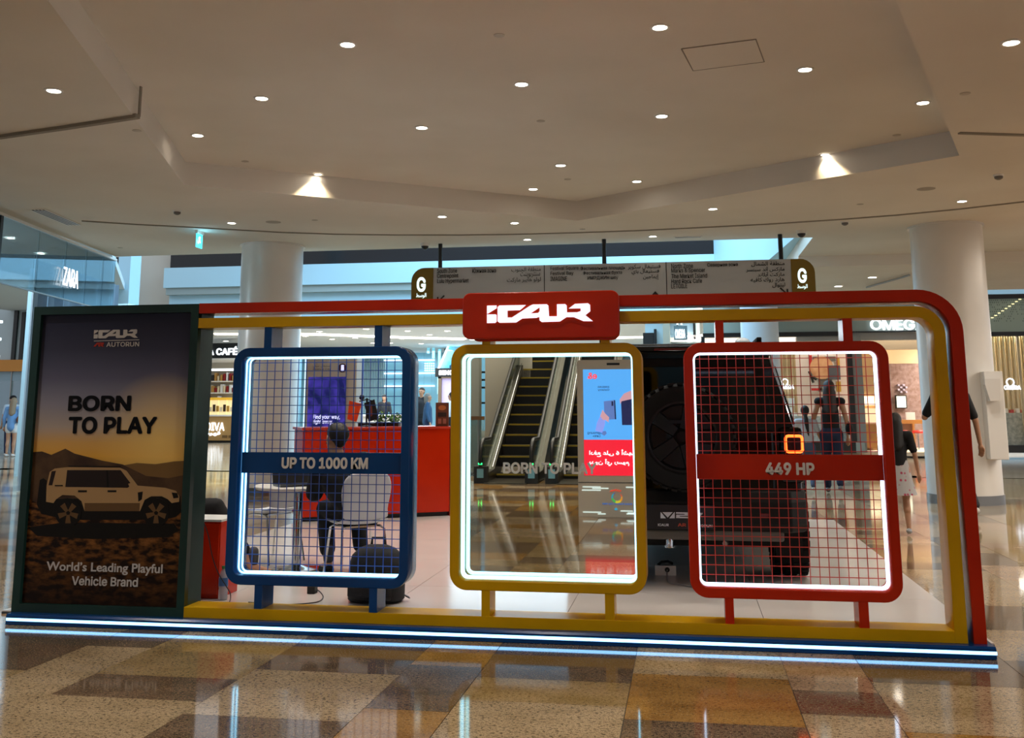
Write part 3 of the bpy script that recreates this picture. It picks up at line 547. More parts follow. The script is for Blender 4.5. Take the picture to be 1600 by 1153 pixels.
def posts(t, xs, m):
    for xa, xb in xs:
        box('post', xa, xb, .003, .19, 1.755, 1.9005, m, t); box("post", xa, xb, .003, .19, .1335, .30, m, t)
posts(tb, ((-2.712, -2.661), (-1.962, -1.911)), M_blue); posts(tr_, ((.195, .245), (.945, 1.0)), M_red); posts(ty, ((-1.255, -1.203), (-.506, -.45)), M_yel)
# lit sign
sg = empty('logo_sign', (-.87, -.05, 1.8), 'red rounded sign with white lit lettering at the top of the stand', 'sign')
s0 = at(722.5, 500, -.085); s1 = at(968, 500, -.085); zt0 = Z(845, 455.5, -.085); zb0 = Z(845, 528.5, -.085)
plate('front_plate', [rrect(s0.x, s1.x, zb0, zt0, .05, 6)], -.085, -.03, M_red, sg, bevel=.006); plate('back_plate', [rrect(s0.x+.045, s1.x-.004, zb0-.012, zt0-.005, .05, 6)], -.03, -.001, M_red, sg, bevel=.006)
M_logo = mat('logo_face', '#FFFFFF', .4, emis='#E4E8FF', es=.72); q0 = at(761, 506.5, -.09); q1 = at(926, 472, -.09)
badge(q0.x, q1.x, Z(845, 503.5, -.09), Z(845, 472.0, -.09), -.0855, .008, M_logo, sg, 'logo')

for nm_, m_ in MATS.items():
    if nm_.startswith('poster'): m_.node_tree.nodes['Principled BSDF'].inputs['Specular IOR Level'].default_value = .12
# ------------------------------------------------------------------ black car
cx, YR = -.03, 1.93
M_paint = mat('car_black_paint', '#020203', .10, coat=.0, spec=.3); M_trim = mat('car_black_trim', '#060607', .6, spec=.25); M_cgl = mat('car_dark_glass', '#030405', .05, spec=.35); M_tyre = mat('tyre_rubber', '#08080A', .75, spec=.25); M_rim = mat('dark_rim', '#1B1C1F', .3, .6)
car = empty('car', (cx, 4.2, PZ), 'black boxy off-road car seen from behind on the white platform', 'car')
def wheel_mesh(r, w, nm):
    mb = MB(); pr = [(r*.62, -w*.42), (r*.80, -w*.5), (r*.94, -w*.49), (r*.99, -w*.40), (r, -w*.2), (r, w*.2), (r*.99, w*.40), (r*.94, w*.49), (r*.80, w*.5), (r*.62, w*.42)]
    n = 40; mb.loft([[(a, rr*math.cos(2*PI*j/n), rr*math.sin(2*PI*j/n)) for j in range(n)] for rr, a in pr], caps=False); return mb.mesh(nm, M_tyre, True)
def tread_mb(r, w, n=34):
    mb = MB()
    for j in range(n):
        a = 2*PI*j/n
        for x0, x1, off in ((-w*.5, -w*.3, 0), (-w*.16, w*.0, .05), (w*.04, w*.2, 0), (w*.3, w*.5, .05)):
            c, s = math.cos(a+off), math.sin(a+off); c2, s2 = math.cos(a+off+.11), math.sin(a+off+.11); R, q = r+.006, r-.012
            mb.add([(x0, R*c, R*s), (x1, R*c, R*s), (x1, R*c2, R*s2), (x0, R*c2, R*s2), (x0, q*c, q*s), (x1, q*c, q*s), (x1, q*c2, q*s2), (x0, q*c2, q*s2)], [(0, 1, 2, 3), (7, 6, 5, 4), (0, 4, 5, 1), (1, 5, 6, 2), (2, 6, 7, 3), (3, 7, 4, 0)])
    return mb
def rim_mb(r, w):
    mb = MB(); n = 40
    mb.loft([[(a, rr*math.cos(2*PI*j/n), rr*math.sin(2*PI*j/n)) for j in range(n)] for rr, a in ((r*.66, w*.46), (r*.62, w*.44), (r*.58, w*.22), (r*.3, w*.18), (.04, w*.26))], caps=False)
    for k in range(5):
        a = 2*PI*k/5; ca, sa = math.cos(a), math.sin(a)
        def P(x, rr, t): return (x, rr*ca-t*sa, rr*sa+t*ca)
        mb.add([P(w*.40, r*.63, -.05), P(w*.40, r*.63, .05), P(w*.42, .06, .035), P(w*.42, .06, -.035), P(w*.25, r*.63, -.06), P(w*.25, r*.63, .06), P(w*.25, .06, .045), P(w*.25, .06, -.045)], [(0, 1, 2, 3), (0, 4, 5, 1), (1, 5, 6, 2), (2, 6, 7, 3), (3, 7, 4, 0)])
    return mb
wm_, tm_, rm_ = wheel_mesh(.405, .27, 'tyre'), tread_mb(.405, .27).mesh('tread', M_tyre), rim_mb(.405, .27).mesh('rim', M_rim)
def wheel(loc, rz, nm='wheel'):
    w = bpy.data.objects.new(nm, wm_); COL.objects.link(w); w.location = loc; w.rotation_euler.z = rz; attach(w, car)
    for n_, me in (('tread', tm_), ('rim', rm_)): o = bpy.data.objects.new(n_, me); COL.objects.link(o); o.parent = w; o['kind'] = 'stuff' if n_ == 'tread' else 'thing'
    return w
AX = (2.62, 5.5)
for y in AX:
    for s in (-1, 1): wheel((cx+s*.83, y, PZ+.4125), 0 if s > 0 else PI)
prof = [(2.0, .46), (1.96, .62), (1.95, 1.12), (2.0, 1.18), (5.2, 1.18), (6.3, 1.12), (6.5, 1.0), (6.55, .55), (6.45, .42)]
prof += [(AX[1]+.47*math.cos(a), .43+.47*math.sin(a)) for a in [PI*k/10 for k in range(11)]]+[(4.9, .36), (3.2, .36)]+[(AX[0]+.47*math.cos(a), .43+.47*math.sin(a)) for a in [PI*k/10 for k in range(11)]]
o = MB().prism(prof, 'x', cx-.90, cx+.90).build('lower_body', M_paint, car, bevel=.035)
def sec(y, z0, z1, w0, w1, n=5):   # greenhouse cross-section, rounded at the roof edges
    P = [(cx-w0, y, z0)]; r = .11
    for k in range(n+1): a = PI-PI/2*k/n; P.append((cx-w1+r+r*math.cos(a), y, z1-r+r*math.sin(a)))
    for k in range(n+1): a = PI/2-PI/2*k/n; P.append((cx+w1-r+r*math.cos(a), y, z1-r+r*math.sin(a)))
    return P+[(cx+w0, y, z0)]
ZR = 1.885
MB().loft([sec(1.99, 1.15, ZR-.05, .875, .70), sec(2.05, 1.15, ZR-.01, .88, .72), sec(2.6, 1.15, ZR, .885, .735), sec(4.3, 1.15, ZR-.01, .885, .735), sec(4.75, 1.15, ZR-.06, .88, .72), sec(5.35, 1.15, 1.40, .87, .80)]).build('cabin', M_paint, car, True)
# tailgate, window, pillars
box('tailgate', cx-.70, cx+.70, YR-.005, YR+.06, .72, 1.20, M_paint, car, bevel=.02)
plate('rear_window', [[(cx-.66, 1.20), (cx+.66, 1.20), (cx+.585, 1.70), (cx-.585, 1.70)]], 1.945, 1.99, M_cgl, car)
plate('window_frame', [[(cx-.72, 1.16), (cx+.72, 1.16), (cx+.63, 1.76), (cx-.63, 1.76)], [(cx-.64, 1.215), (cx+.64, 1.215), (cx+.565, 1.69), (cx-.565, 1.69)]], 1.935, 1.995, M_trim, car, bevel=.006)
for s in (-1, 1):
    MB().loft([[(cx+s*(.884-dx), 2.12, 1.24), (cx+s*(.889-dx), 4.5, 1.24), (cx+s*(.765-dx), 4.3, 1.70), (cx+s*(.765-dx), 2.25, 1.70)] for dx in (.001, .02)]).build('side_window', M_trim, car)
    box('corner_block', cx+s*.74, cx+s*.915, 1.90, 2.02, .80, 1.22, M_paint, car, bevel=.03)
    P = [(x, 1.885, z) for x, z in rrect(cx+s*.845-.062, cx+s*.845+.062, 1.035, 1.155, .022, 4)]
    lampm = box('tail_lamp', cx+s*.845-.06, cx+s*.845+.06, 1.887, 1.905, 1.037, 1.153, mat('lamp_lens', '#1A0404', .15), car, bevel=.01)
    MB().tube(P, .010, 8, True).build('light_ring', mat('tail_light', '#FF6A2A', .3, emis='#FF4A18', es=5), lampm, True)
    flare = [[(cx+s*(.885+.05*k), AX[0]+(.52-.05*j)*math.cos(a), .43+(.52-.05*j)*math.sin(a)) for k, j in ((0, 0), (1, 0), (1.1, .5), (1, 1), (0, 1))] for a in [PI*i/14-.08 for i in range(15)]]
    MB().loft(flare).build('wheel_arch', M_trim, car, True)
    flare = [[(cx+s*(.885+.05*k), AX[1]+(.52-.05*j)*math.cos(a), .43+(.52-.05*j)*math.sin(a)) for k, j in ((0, 0), (1, 0), (1.1, .5), (1, 1), (0, 1))] for a in [PI*i/14-.08 for i in range(15)]]
    MB().loft(flare).build('wheel_arch', M_trim, car, True)
    m_ = MB().ball((cx+s*1.03, 4.72, 1.22), (.10, .07, .09), 12, 8).tube([(cx+s*.88, 4.75, 1.18), (cx+s*1.0, 4.73, 1.2)], .03).build('door_mirror', M_paint, car, True)
    box('roof_rail', cx+s*.64-.02, cx+s*.64+.02, 2.2, 4.4, ZR+.02, ZR+.05, M_trim, car, bevel=.008)
    for yy in (2.25, 3.3, 4.35): box('rail_foot', cx+s*.64-.02, cx+s*.64+.02, yy-.03, yy+.03, ZR-.01, ZR+.03, M_trim, car)
    MB().box(cx+s*.60-.03, cx+s*.60+.03, 1.83, 1.9, .55, .58).build('fog_lamp', mat('reflector_red', '#5A0A08', .2), car)
    MB().tube([(cx+s*.62, 2.45, .55), (cx+s*.62, 2.45, .34)], .05, 10).build('spring', M_dark, car, True)
    box('mud_flap', cx+s*.70, cx+s*.90, 2.16, 2.18, .22, .52, M_trim, car)
# rounded rear bumper with fog step and lower lip
bp = [[(cx+x*1.0, 1.84+(.12 if abs(x) > .8 else 0)*(abs(x)-.8)/.12+dy, z) for dy, z in ((.03, .44), (.0, .50), (.0, .66), (.03, .74), (.14, .76), (.14, .42))] for x in (-.92, -.86, -.8, -.4, .4, .8, .86, .92)]
MB().loft(bp).build('rear_bumper', M_trim, car, bevel=.01)
box('bumper_lip', cx-.74, cx+.74, 1.87, 2.0, .37, .445, mat('skid_grey', '#55534F', .5), car, bevel=.015)
# plate board with its lettering
pb = box('name_board', X(1008, 800, 1.825), X(1117, 800, 1.825), 1.822, 1.84, Z(1060, 827, 1.825), Z(1060, 789, 1.825), mat('board_navy', '#0A0D18', .35), car)
M_bl = mat('board_letters', '#DDE4F0', .5)
def bpl(pts): return plate('lettering', [[((at(1000+x/5.24, 720+y/5.24, 1.82)).x, (at(1000+x/5.24, 720+y/5.24, 1.82)).z) for x, y in pts]], 1.817, 1.823, M_bl, pb)
bpl([(168, 420), (172, 420), (212, 470), (168, 470)]); bpl([(184, 420), (268, 420), (227, 464)]); bpl([(280, 420), (285, 420), (285, 470), (240, 470)])
plate('lettering', [[((at(1000+x/5.24, 720+y/5.24, 1.82)).x, (at(1000+x/5.24, 720+y/5.24, 1.82)).z) for x, y in p_] for p_ in ([(295, 420), (394, 422), (394, 450), (325, 450), (325, 456), (394, 458), (394, 470), (295, 468), (297, 440), (365, 440), (365, 434), (295, 432)],)], 1.817, 1.823, M_bl, pb)
bpl([(404, 422), (512, 426), (512, 436), (470, 472), (446, 472), (482, 438), (404, 434)])
px_text('iCAUR', 1028, 1045, 818, 822, 1.82, M_bl, pb, bold=.02); px_text('AUTORUN', 1082, 1113, 819.5, 823.5, 1.82, M_bl, pb, bold=.02); px_text('AR', 1059, 1072, 817.5, 822.5, 1.82, mat('board_red', '#C0503C', .5), pb, bold=.03)
# underside
MB().tube([(cx-.75, AX[0], .42), (cx+.75, AX[0], .42)], .055, 10).ball((cx+.02, AX[0]-.02, .42), (.15, .16, .14), 14, 8).build('rear_axle', M_dark, car, True)
box('tow_hitch', cx+.03, cx+.11, 1.86, 2.05, .30, .37, M_dark, car, bevel=.01); MB().tube([(cx-.34, 1.9, .36), (cx-.34, 2.3, .38)], .045, 12).build('exhaust', M_steel, car, True)
MB().lathe([(.035, .0), (.035, .05), (.02, .09)], (cx-.12, 1.9, .31), 10).build('hook', M_chrome, car, True)
box('underbody', cx-.72, cx+.72, 2.1, 6.3, .30, .5, M_trim, car); box('front_light_blocker', cx-.78, cx+.78, 6.2, 6.5, .16, .5, M_trim, car); [box('side_step_blocker', cx+s*.80-.08, cx+s*.80+.08, 3.2, 4.9, .18, .38, M_trim, car, bevel=.02) for s in (-1, 1)]  # unseen front skid added and side steps set low to darken the underside
MB().tube([(cx+.30, 1.95, .34), (cx+.34, 2.3, .32), (cx+.50, 2.5, .34)], .02, 8).build('brake_hose', M_steel, car, True)
# spare wheel
sw = bpy.data.objects.new('spare_wheel', wm_); COL.objects.link(sw); sp = at(1061, 682, 1.75); sw.location = (cx+.0, 1.79, sp.z); sw.rotation_euler.z = -PI/2; attach(sw, car)
for n_, me in (('tread', tm_), ('rim', rm_)): o = bpy.data.objects.new(n_, me); COL.objects.link(o); o.parent = sw; o['kind'] = 'stuff' if n_ == 'tread' else 'thing'
sr = MB().tube([(.12, .31*math.cos(2*PI*i/40), .31*math.sin(2*PI*i/40)) for i in range(40)], .008, 6, True); o = bpy.data.objects.new('rim_ring', sr.mesh('rim_ring', mat('rim_edge', '#3A3B3E', .25, .8), True)); COL.objects.link(o); o.parent = sw
mb = MB().box(.125, .14, -.16, .16, .10, .125); o = bpy.data.objects.new('cover_bar', mb.mesh('cover_bar', M_rim)); COL.objects.link(o); o.parent = sw
MB().box(cx-.2, cx+.2, 1.84, 1.96, sp.z-.2, sp.z+.2).build('spare_mount', M_dark, car)
# roof pod with a clear cover
mp_ = at(1160, 528, 2.6); b_ = box('roof_beacon', X(1148, 528, 2.6), X(1175, 528, 2.6), 2.5, 2.75, ZR-.005, ZR+.03, M_trim, car, bevel=.01)
MB().ball((mp_.x, 2.62, ZR+.03), (.065, .07, .045), 14, 8).build('beacon_cover', mat('beacon_cover', '#C9D6E0', .1, spec=.6), b_, True)
# shark trim: roof spoiler
MB().prism([(1.86, ZR-.07), (2.1, ZR-.01), (2.2, ZR+.005), (1.9, ZR-.035)], 'x', cx-.62, cx+.62).build('roof_spoiler', M_paint, car, bevel=.008)
box('brake_light', cx-.2, cx+.2, 1.862, 1.88, ZR-.066, ZR-.05, mat('reflector_red', '#5A0A08', .2), car)

# ------------------------------------------------------------------ white chairs, table and what lies around
M_shell = mat('white_shell', '#D6D8DE', .35)
def make_chair(label):
    t = empty('shell_chair', (0, 0, 0), label, 'chair', 'white shell chairs')
    pr = [(.235, .425, .19), (.20, .45, .205), (.05, .435, .22), (-.12, .435, .22), (-.195, .47, .20), (-.225, .55, .185), (-.235, .63, .205), (-.25, .72, .215), (-.275, .81, .195), (-.285, .845, .14)]
    n = 9; mb = MB(); R = []
    for y, z, w in pr: R.append([(w*u, y+(.05*abs(u)**2.4 if z > .5 else 0), z+(.02*abs(u)**2.2 if z <= .5 else 0)) for u in [-1+2*k/(n-1) for k in range(n)]])
    mb.loft(R, caps=False, closed=False)
    def sh(name, rows):
        m2 = MB().loft(rows, caps=False, closed=False); o = m2.build(name, M_shell, None, True); o.parent = t
        s = o.modifiers.new('solid', 'SOLIDIFY'); s.thickness = .012; s.offset = 0; ss = o.modifiers.new('sub', 'SUBSURF'); ss.levels = ss.render_levels = 1
    sh('seat', R[:5]); sh('backrest', R[4:])
    for s in (-1, 1):
        for sy in (1, -1):
            o = MB().tube([(s*.12, 0, .415), (s*.16, sy*.10, .418), (s*.175, sy*.145, .40), (s*.20, sy*.215, .004)], .0095, 8).build('leg', M_chrome, None, True); o.parent = t
    o = MB().box(-.13, .13, -.1, .1, .41, .424).build('seat_bracket', M_chrome); o.parent = t
    return t
def dup(t, loc, rz, label):
    r = t.copy(); COL.objects.link(r); r.location = loc; r.rotation_euler.z = rz; r['label'] = label
    for ch in t.children: c = ch.copy(); COL.objects.link(c); c.parent = r
    return r
ch1 = make_chair('white shell chair with chrome legs under the man using the laptop')
CA = onz(556, 905, PZ); CA.z = PZ; HA = math.radians(38); ch1.location = CA; ch1.rotation_euler.z = HA
TB = onz(463, 889, PZ); TB.z = PZ
c2 = onz(405, 885, PZ); dup(ch1, (c2.x-.02, c2.y+.30, PZ), math.radians(62), 'empty white shell chair behind the round table')
c3 = onz(322, 902, PZ); dup(ch1, (c3.x-.42, c3.y-.1, PZ), math.radians(-75), 'white shell chair mostly hidden behind the blue panel, under the second sitter')
tt = empty('round_table', TB, 'round white cafe table on a chrome column', 'table'); TZ = Z(440, 757, TB.y)
MB().lathe([(.36, TZ-.03), (.375, TZ-.02), (.38, TZ-.008), (.372, TZ)], (TB.x, TB.y, 0), 40).build('tabletop', mat('table_white', '#DCDAD6', .3), tt, True)
MB().lathe([(.038, PZ+.02), (.038, TZ-.03)], (TB.x, TB.y, 0), 20).build('column', M_chrome, tt, True); MB().lathe([(.21, PZ), (.21, PZ+.008), (.10, PZ+.02), (.045, PZ+.04)], (TB.x, TB.y, 0), 32).build('base', M_chrome, tt, True)
lp = at(452, 752, TB.y); lt = empty('laptop', (TB.x-.02, TB.y-.05, TZ), 'open dark laptop on the round white table', 'laptop', rz=math.radians(38)); lt.location = (TB.x+.02, TB.y-.14, TZ)
def lc(mb, nm, m, t, smooth=False): o = bpy.data.objects.new(nm, mb.mesh(nm, m, smooth)); COL.objects.link(o); o.parent = t; return o
lc(MB().box(-.16, .16, -.11, .11, .001, .016), 'base', mat('laptop_grey', '#2A2C30', .4), lt); lc(MB().prism([(.11, .012), (.125, .012), (.185, .21), (.172, .215)], 'x', -.16, .16), 'screen', M_dark, lt); lc(MB().box(-.14, .14, -.03, .09, .016, .019), 'keyboard', M_black, lt)
# backpack
bk = onz(580, 944, PZ); BY = bk.y+.12; bt = empty('backpack', (bk.x, BY, PZ), 'black backpack standing on the platform behind the blue panel', 'backpack')
M_bag = noisy(mat('bag_fabric', '#131419', .8), '#101116', '#1A1B22', 30); wid = (X(622, 900, BY)-X(538, 900, BY))/2; ht = Z(580, 850, BY)-PZ
R = []
for z, k, d in ((0, .90, .11), (.02, 1.0, .13), (ht*.35, 1.0, .14), (ht*.65, .97, .13), (ht*.82, .88, .11), (ht*.93, .66, .08), (ht*.99, .36, .04), (ht, .1, .01)):
    R.append([(wid*k*math.copysign(abs(math.cos(a))**.6, math.cos(a)), d*math.copysign(abs(math.sin(a))**.7, math.sin(a)), z) for a in [2*PI*j/24 for j in range(24)]])
R = [[(x, y, max(z, .002)) for x, y, z in r] for r in R]
lc(MB().loft(R), 'main_body', M_bag, bt, True)
R = [[(wid*.8*k*math.copysign(abs(math.cos(a))**.6, math.cos(a)), -.12-.05*kk-.02*math.sin(a), z) for a in [2*PI*j/16 for j in range(16)]] for z, k, kk in ((.03, .9, .2), (.06, 1, 1), (ht*.38, 1, 1), (ht*.46, .85, .2))]
lc(MB().loft(R), 'front_pocket', M_bag, bt, True)
lc(MB().tube([(-.05, .03, ht*.97), (-.045, .03, ht+.04), (.045, .03, ht+.04), (.05, .03, ht*.97)], .01, 6), 'handle', M_black, bt, True)
e1, e2, e3 = [at(x, y, BY+.02)-Vector((bk.x, BY, PZ)) for x, y in ((618, 915), (632, 929), (638, 932))]
lc(MB().loft([[(p.x, p.y-.012, p.z), (p.x, p.y+.012, p.z), (p.x+.012, p.y+.012, p.z-.012), (p.x+.012, p.y-.012, p.z-.012)] for p in (e1, (e1+e2)/2+Vector((0, 0, .01)), e2, e3)]), 'strap', M_black, bt)
# red cabinet, bottle and cables at the left
rc = onz(334, 936, PZ); RY = rc.y; rt_ = empty('side_cabinet', (X(318, 930, RY), RY+.15, PZ), 'small red cabinet with a white edged top behind the green box', 'cabinet')
xa, xb = X(341, 900, RY)-.34, X(341, 900, RY); zT = Z(330, 812, RY)
box('body', xa, xb, RY+.01, RY+.34, PZ, zT-.015, M_red, rt_, bevel=.004); box('top', xa-.004, xb+.004, RY+.006, RY+.345, zT-.015, zT, M_white, rt_); box('door', xa+.01, xb-.008, RY, RY+.01, PZ+.03, zT-.03, M_red, rt_, bevel=.003)
bo = onz(346, 938, PZ); bo = Vector((bo.x, bo.y+.02, PZ)); hb = (Z(346, 884, bo.y)-PZ); wt = empty('water_bottle', bo, 'clear plastic water bottle with blue label beside the red cabinet', 'bottle')
M_pet = mat('clear_plastic', '#BFD4DC', .12, spec=.6, alpha=.55)
lc(MB().lathe([(.028, 0), (.033, .01), (.033, hb*.30), (.030, hb*.34), (.033, hb*.38), (.033, hb*.68), (.022, hb*.84), (.013, hb*.9), (.013, hb*.94)], n=20), 'bottle', M_pet, wt, True)
lc(MB().lathe([(.0338, hb*.42), (.0338, hb*.66)], n=20), 'label', mat('bottle_label', '#2E5E9A', .4), wt, True); lc(MB().lathe([(.016, hb*.92), (.016, hb)], n=16), 'cap', mat('bottle_cap', '#2E7A3A', .4), wt, True)
def cable(pts, r, m, label):
    P = [Vector(p) for p in pts]; Q = []
    for i in range(len(P)-1):
        a, b, c, d = P[max(i-1, 0)], P[i], P[i+1], P[min(i+2, len(P)-1)]
        for k in range(6): t = k/6; Q.append(.5*((2*b)+(c-a)*t+(2*a-5*b+4*c-d)*t*t+(3*b-a-3*c+d)*t**3))
    Q.append(P[-1]); return tag(MB().tube(Q, r, 6).build('cable', m, None, True), label, 'cable')
yc = RY-.07; cable([at(317, 813, yc), at(325, 835, yc), at(332, 870, yc), at(341, 895, yc), at(353, 915, yc), at(360, 928, yc), onz(358, 941, PZ+.006), onz(348, 946, PZ+.006), onz(335, 946, PZ+.006)], .0035, M_black, 'thin black cable hanging down the red cabinet past the water bottle')
cable([onz(388, 941, PZ+.005), onz(440, 944, PZ+.005), onz(470, 943.5, PZ+.005), onz(497, 940, PZ+.005), onz(505, 932, PZ+.005), onz(497, 922, PZ+.005), onz(489, 921, PZ+.005)], .004, M_black, 'black power cable curled on the platform under the table')
pa = onz(486, 928, PZ); tag(box('power_adapter', pa.x-.03, pa.x+.03, pa.y-.01, pa.y+.06, PZ, PZ+.055, M_black, bevel=.006), 'black power adapter lying on the platform', 'adapter')
wp = onz(314, 930, PZ); tag(MB().loft([[(wp.x+.02+dx, RY-.03-dy, PZ+z) for dx, dy in ((-.03*k, 0), (.03*k, .01), (.03*k, .03), (-.03*k, .025))] for z, k in ((0, 1), (.05, 1.15), (.11, .8), (.14, .5))]).build('paper_bag', mat('paper_white', '#D8D2CC', .7)), 'small crumpled white paper bag at the foot of the red cabinet', 'bag')
sb = onz(1040, 899, PZ); so = empty('socket_box', (sb.x, sb.y, PZ), 'white socket box on the platform behind the car bumper', 'socket box')
lc(MB().box(-.085, .085, 0, .09, 0, .075), 'box', M_white, so); lc(MB().lathe([(.02, 0), (.02, .004)], n=14), 'socket', M_black, so).matrix_basis = Matrix.Translation((.015, -.001, .045)) @ Matrix.Rotation(PI/2, 4, 'X'); lc(MB().tube([(-.06, .05, .075), (-.03, .04, .10), (.02, .05, .105), (.06, .06, .085)], .012, 6), 'plug', M_black, so, True)
cable([(sb.x+.015, sb.y-.01, PZ+.045), (sb.x+.012, sb.y-.03, PZ+.02), onz(1045, 910, PZ+.008), onz(1062, 913, PZ+.008), onz(1085, 917, PZ+.008), onz(1110, 918, PZ+.008)], .006, mat('grey_cable', '#8A8A8C', .5), 'pale grey cable running from the socket box along the platform')

# ------------------------------------------------------------------ red counter and what stands on it
A_, B_ = onz(470, 816, PZ), onz(703, 808.5, 0); dv = (B_-A_); an = math.atan2(dv.y, dv.x); Lc = dv.length
zc1 = at(690, 666, B_.y).z; ct = empty('reception_counter', (A_.x, A_.y, 0), 'long red reception counter behind the seated man', 'counter', rz=an)
lc(MB().box(0, Lc, .04, .62, PZ+.05, zc1-.03), 'body', M_red, ct); lc(MB().box(-.02, Lc+.02, .0, .66, zc1-.03, zc1), 'worktop', mat('counter_top_red', '#C8402C', .25), ct); lc(MB().box(.02, Lc-.02, .06, .6, PZ, PZ+.05), 'plinth', M_black, ct)
for k in range(4):
    a = Lc*k/4+.006; b2 = Lc*(k+1)/4-.006; lc(MB().box(a, b2, .02, .05, PZ+.055, zc1-.035), 'panel', M_red, ct)
lc(MB().box(Lc+.0, Lc+.022, .02, .64, PZ, zc1-.03), 'side_panel', mat('counter_side', '#8E1C10', .3), ct)
def onc(x, y, back=.3):      # point on the counter top at image column x
    for k in range(200):
        t = k/199; p = A_+dv*t+Vector((-dv.y, dv.x, 0)).normalized()*back; q = Vector((p.x, p.y, zc1)); v = q-CAM
        if 800+F*v.dot(RT)/v.dot(FW) >= x: break
    return q
ps = onc(690, 666, .15); e = empty('table_sign', ps, 'small brown upright poster card on the right end of the red counter', 'card stand', rz=.16); w2 = .085; h2 = .30
lc(MB().box(-w2, w2, -.01, .01, .0, h2), 'card', mat('brown_card', '#6E3A22', .4), e); lc(MB().box(-w2*.9, w2*.9, -.06, .06, 0, .008), 'foot', M_black, e)
lc(MB().prism(ell(0, h2*.78, .05, .032, 16), 'y', -.013, -.009), 'print', mat('card_orange', '#B86A34', .4), e); lc(MB().box(-.055, .055, -.013, -.009, h2*.40, h2*.58), 'print', mat('card_dark', '#2E1A14', .4), e)
for k in (-1, 1): lc(MB().box(-.02+k*.032, .02+k*.032, -.013, -.009, h2*.1, h2*.32), 'print', mat('card_pink', '#B0705A', .4), e)
st = onc(572, 668, .3); e = empty('hanging_stand', st, 'black stand on the red counter with an orange and a black card hanging', 'stand')
hz = lambda y: at(570, y, st.y).z-zc1
lc(MB().lathe([(.07, 0), (.07, .012), (.012, .02), (.012, hz(622))], n=16), 'stand', M_black, e, True); lc(MB().ball((-.07, 0, hz(621)), .035, 12, 8).tube([(-.10, 0, hz(627)), (0, 0, hz(624)), (.09, 0, hz(627))], .008, 6), 'arm', M_black, e, True)
for (pts, m, nm, tx) in (([(547, 626), (566, 631), (558, 659), (544, 655)], mat('orange_card', '#FF5A22', .45), 'orange_card', '#E8C0A8'), ([(570, 630), (586, 624), (593, 654), (577, 659)], mat('black_card', '#16161A', .45), 'black_card', '#8A4A3A')):
    P = [(at(x, y, st.y).x-st.x, at(x, y, st.y).z-zc1) for x, y in pts]; o = lc(MB().prism(P, 'y', -.035, -.015), nm, m, e)
    c0 = (sum(p[0] for p in P)/4, sum(p[1] for p in P)/4); s_ = .35; q = [((p[0]-c0[0])*.16+c0[0], (p[1]-c0[1])*.55+c0[1]) for p in P]; o2 = lc(MB().prism(q, 'y', -.037, -.034), 'print', mat('print_'+nm, tx, .5), o)
sl_ = onc(580, 667, .5); tag(box('counter_strip', X(560, 664, sl_.y), X(597, 664, sl_.y), sl_.y-.02, sl_.y+.02, zc1, Z(580, 661, sl_.y), M_black), 'low black strip standing on the red counter', 'strip')
pt_ = onc(606, 666, .55); e = empty('planter', pt_, 'low planter of dark green leaves on the red counter', 'planter')
hw = .16; lc(MB().box(-hw, hw, -.06, .06, 0, .05), 'trough', M_black, e); rg = random.Random(5); mb = MB()
for k in range(240):
    u, v, w = rg.uniform(-hw, hw), rg.uniform(-.06, .06), .04+abs(rg.gauss(.055, .03)); a, b2 = rg.uniform(0, 6.28), rg.uniform(-.6, .9); l = .045
    d1 = Vector((math.cos(a)*math.cos(b2), math.sin(a)*math.cos(b2), math.sin(b2)))*l; d2 = d1.orthogonal().normalized()*.013; c = Vector((u, v, w)); mb.add([c, c+d1*.5+d2, c+d1, c+d1*.5-d2], [(0, 1, 2, 3)])
o = lc(mb, 'foliage', noisy(mat('leaf_green', '#3E7A2C', .5), '#2E6420', '#56923A', 20), e); o['kind'] = 'stuff'
pd_ = onc(482, 669, .05); e = empty('door_post', (X(466, 700, 8), 8.0, 0), 'slim dark post standing left of the red counter', 'post'); box('post', X(463, 700, 8), X(469, 700, 8), 7.97, 8.03, 0.02, Z(466, 690, 8), M_black, e); box('foot', X(459, 700, 8), X(473, 700, 8), 7.9, 8.1, 0, .02, M_black, e)
# ------------------------------------------------------------------ wayfinding totem behind the counter
YT = 9.6; wt0 = empty('wayfinding_totem', (X(516, 700, YT), YT, 0), 'tall beige wayfinding totem with a blue screen behind the red counter', 'totem')
xa, xb = X(476, 620, YT), X(556, 620, YT); box('body', xa, xb, YT, YT+.3, 0, Z(516, 547, YT), mat('totem_beige', '#D8CEC2', .45), wt0, bevel=.02)
box('edge_light', X(473, 620, YT), xa, YT+.05, YT+.2, 0, Z(516, 552, YT), mat('totem_edge', '#CFE8F4', .4, emis='#BFE4FF', es=1.0), wt0)
ms = mat('totem_screen', '#1A1E60', .2, emis='#2A2A9A', es=.38); N, L, b = nodes(ms); g = N.new('ShaderNodeNewGeometry'); n = N.new('ShaderNodeTexNoise'); n.inputs['Scale'].default_value = 3.2; n.inputs['Distortion'].default_value = 1.6; L.new(g.outputs['Position'], n.inputs['Vector'])
r = N.new('ShaderNodeValToRGB'); r.color_ramp.elements[0].position = .38; r.color_ramp.elements[1].position = .68; r.color_ramp.elements[0].color = lin('#1B1F62'); r.color_ramp.elements[1].color = lin('#5A48D0'); L.new(n.outputs['Fac'], r.inputs[0]); L.new(r.outputs[0], b.inputs['Emission Color'])
scn = box('screen', X(481.5, 620, YT), X(540.5, 620, YT), YT-.012, YT+.01, Z(511, 690, YT), Z(511, 589, YT), ms, wt0)
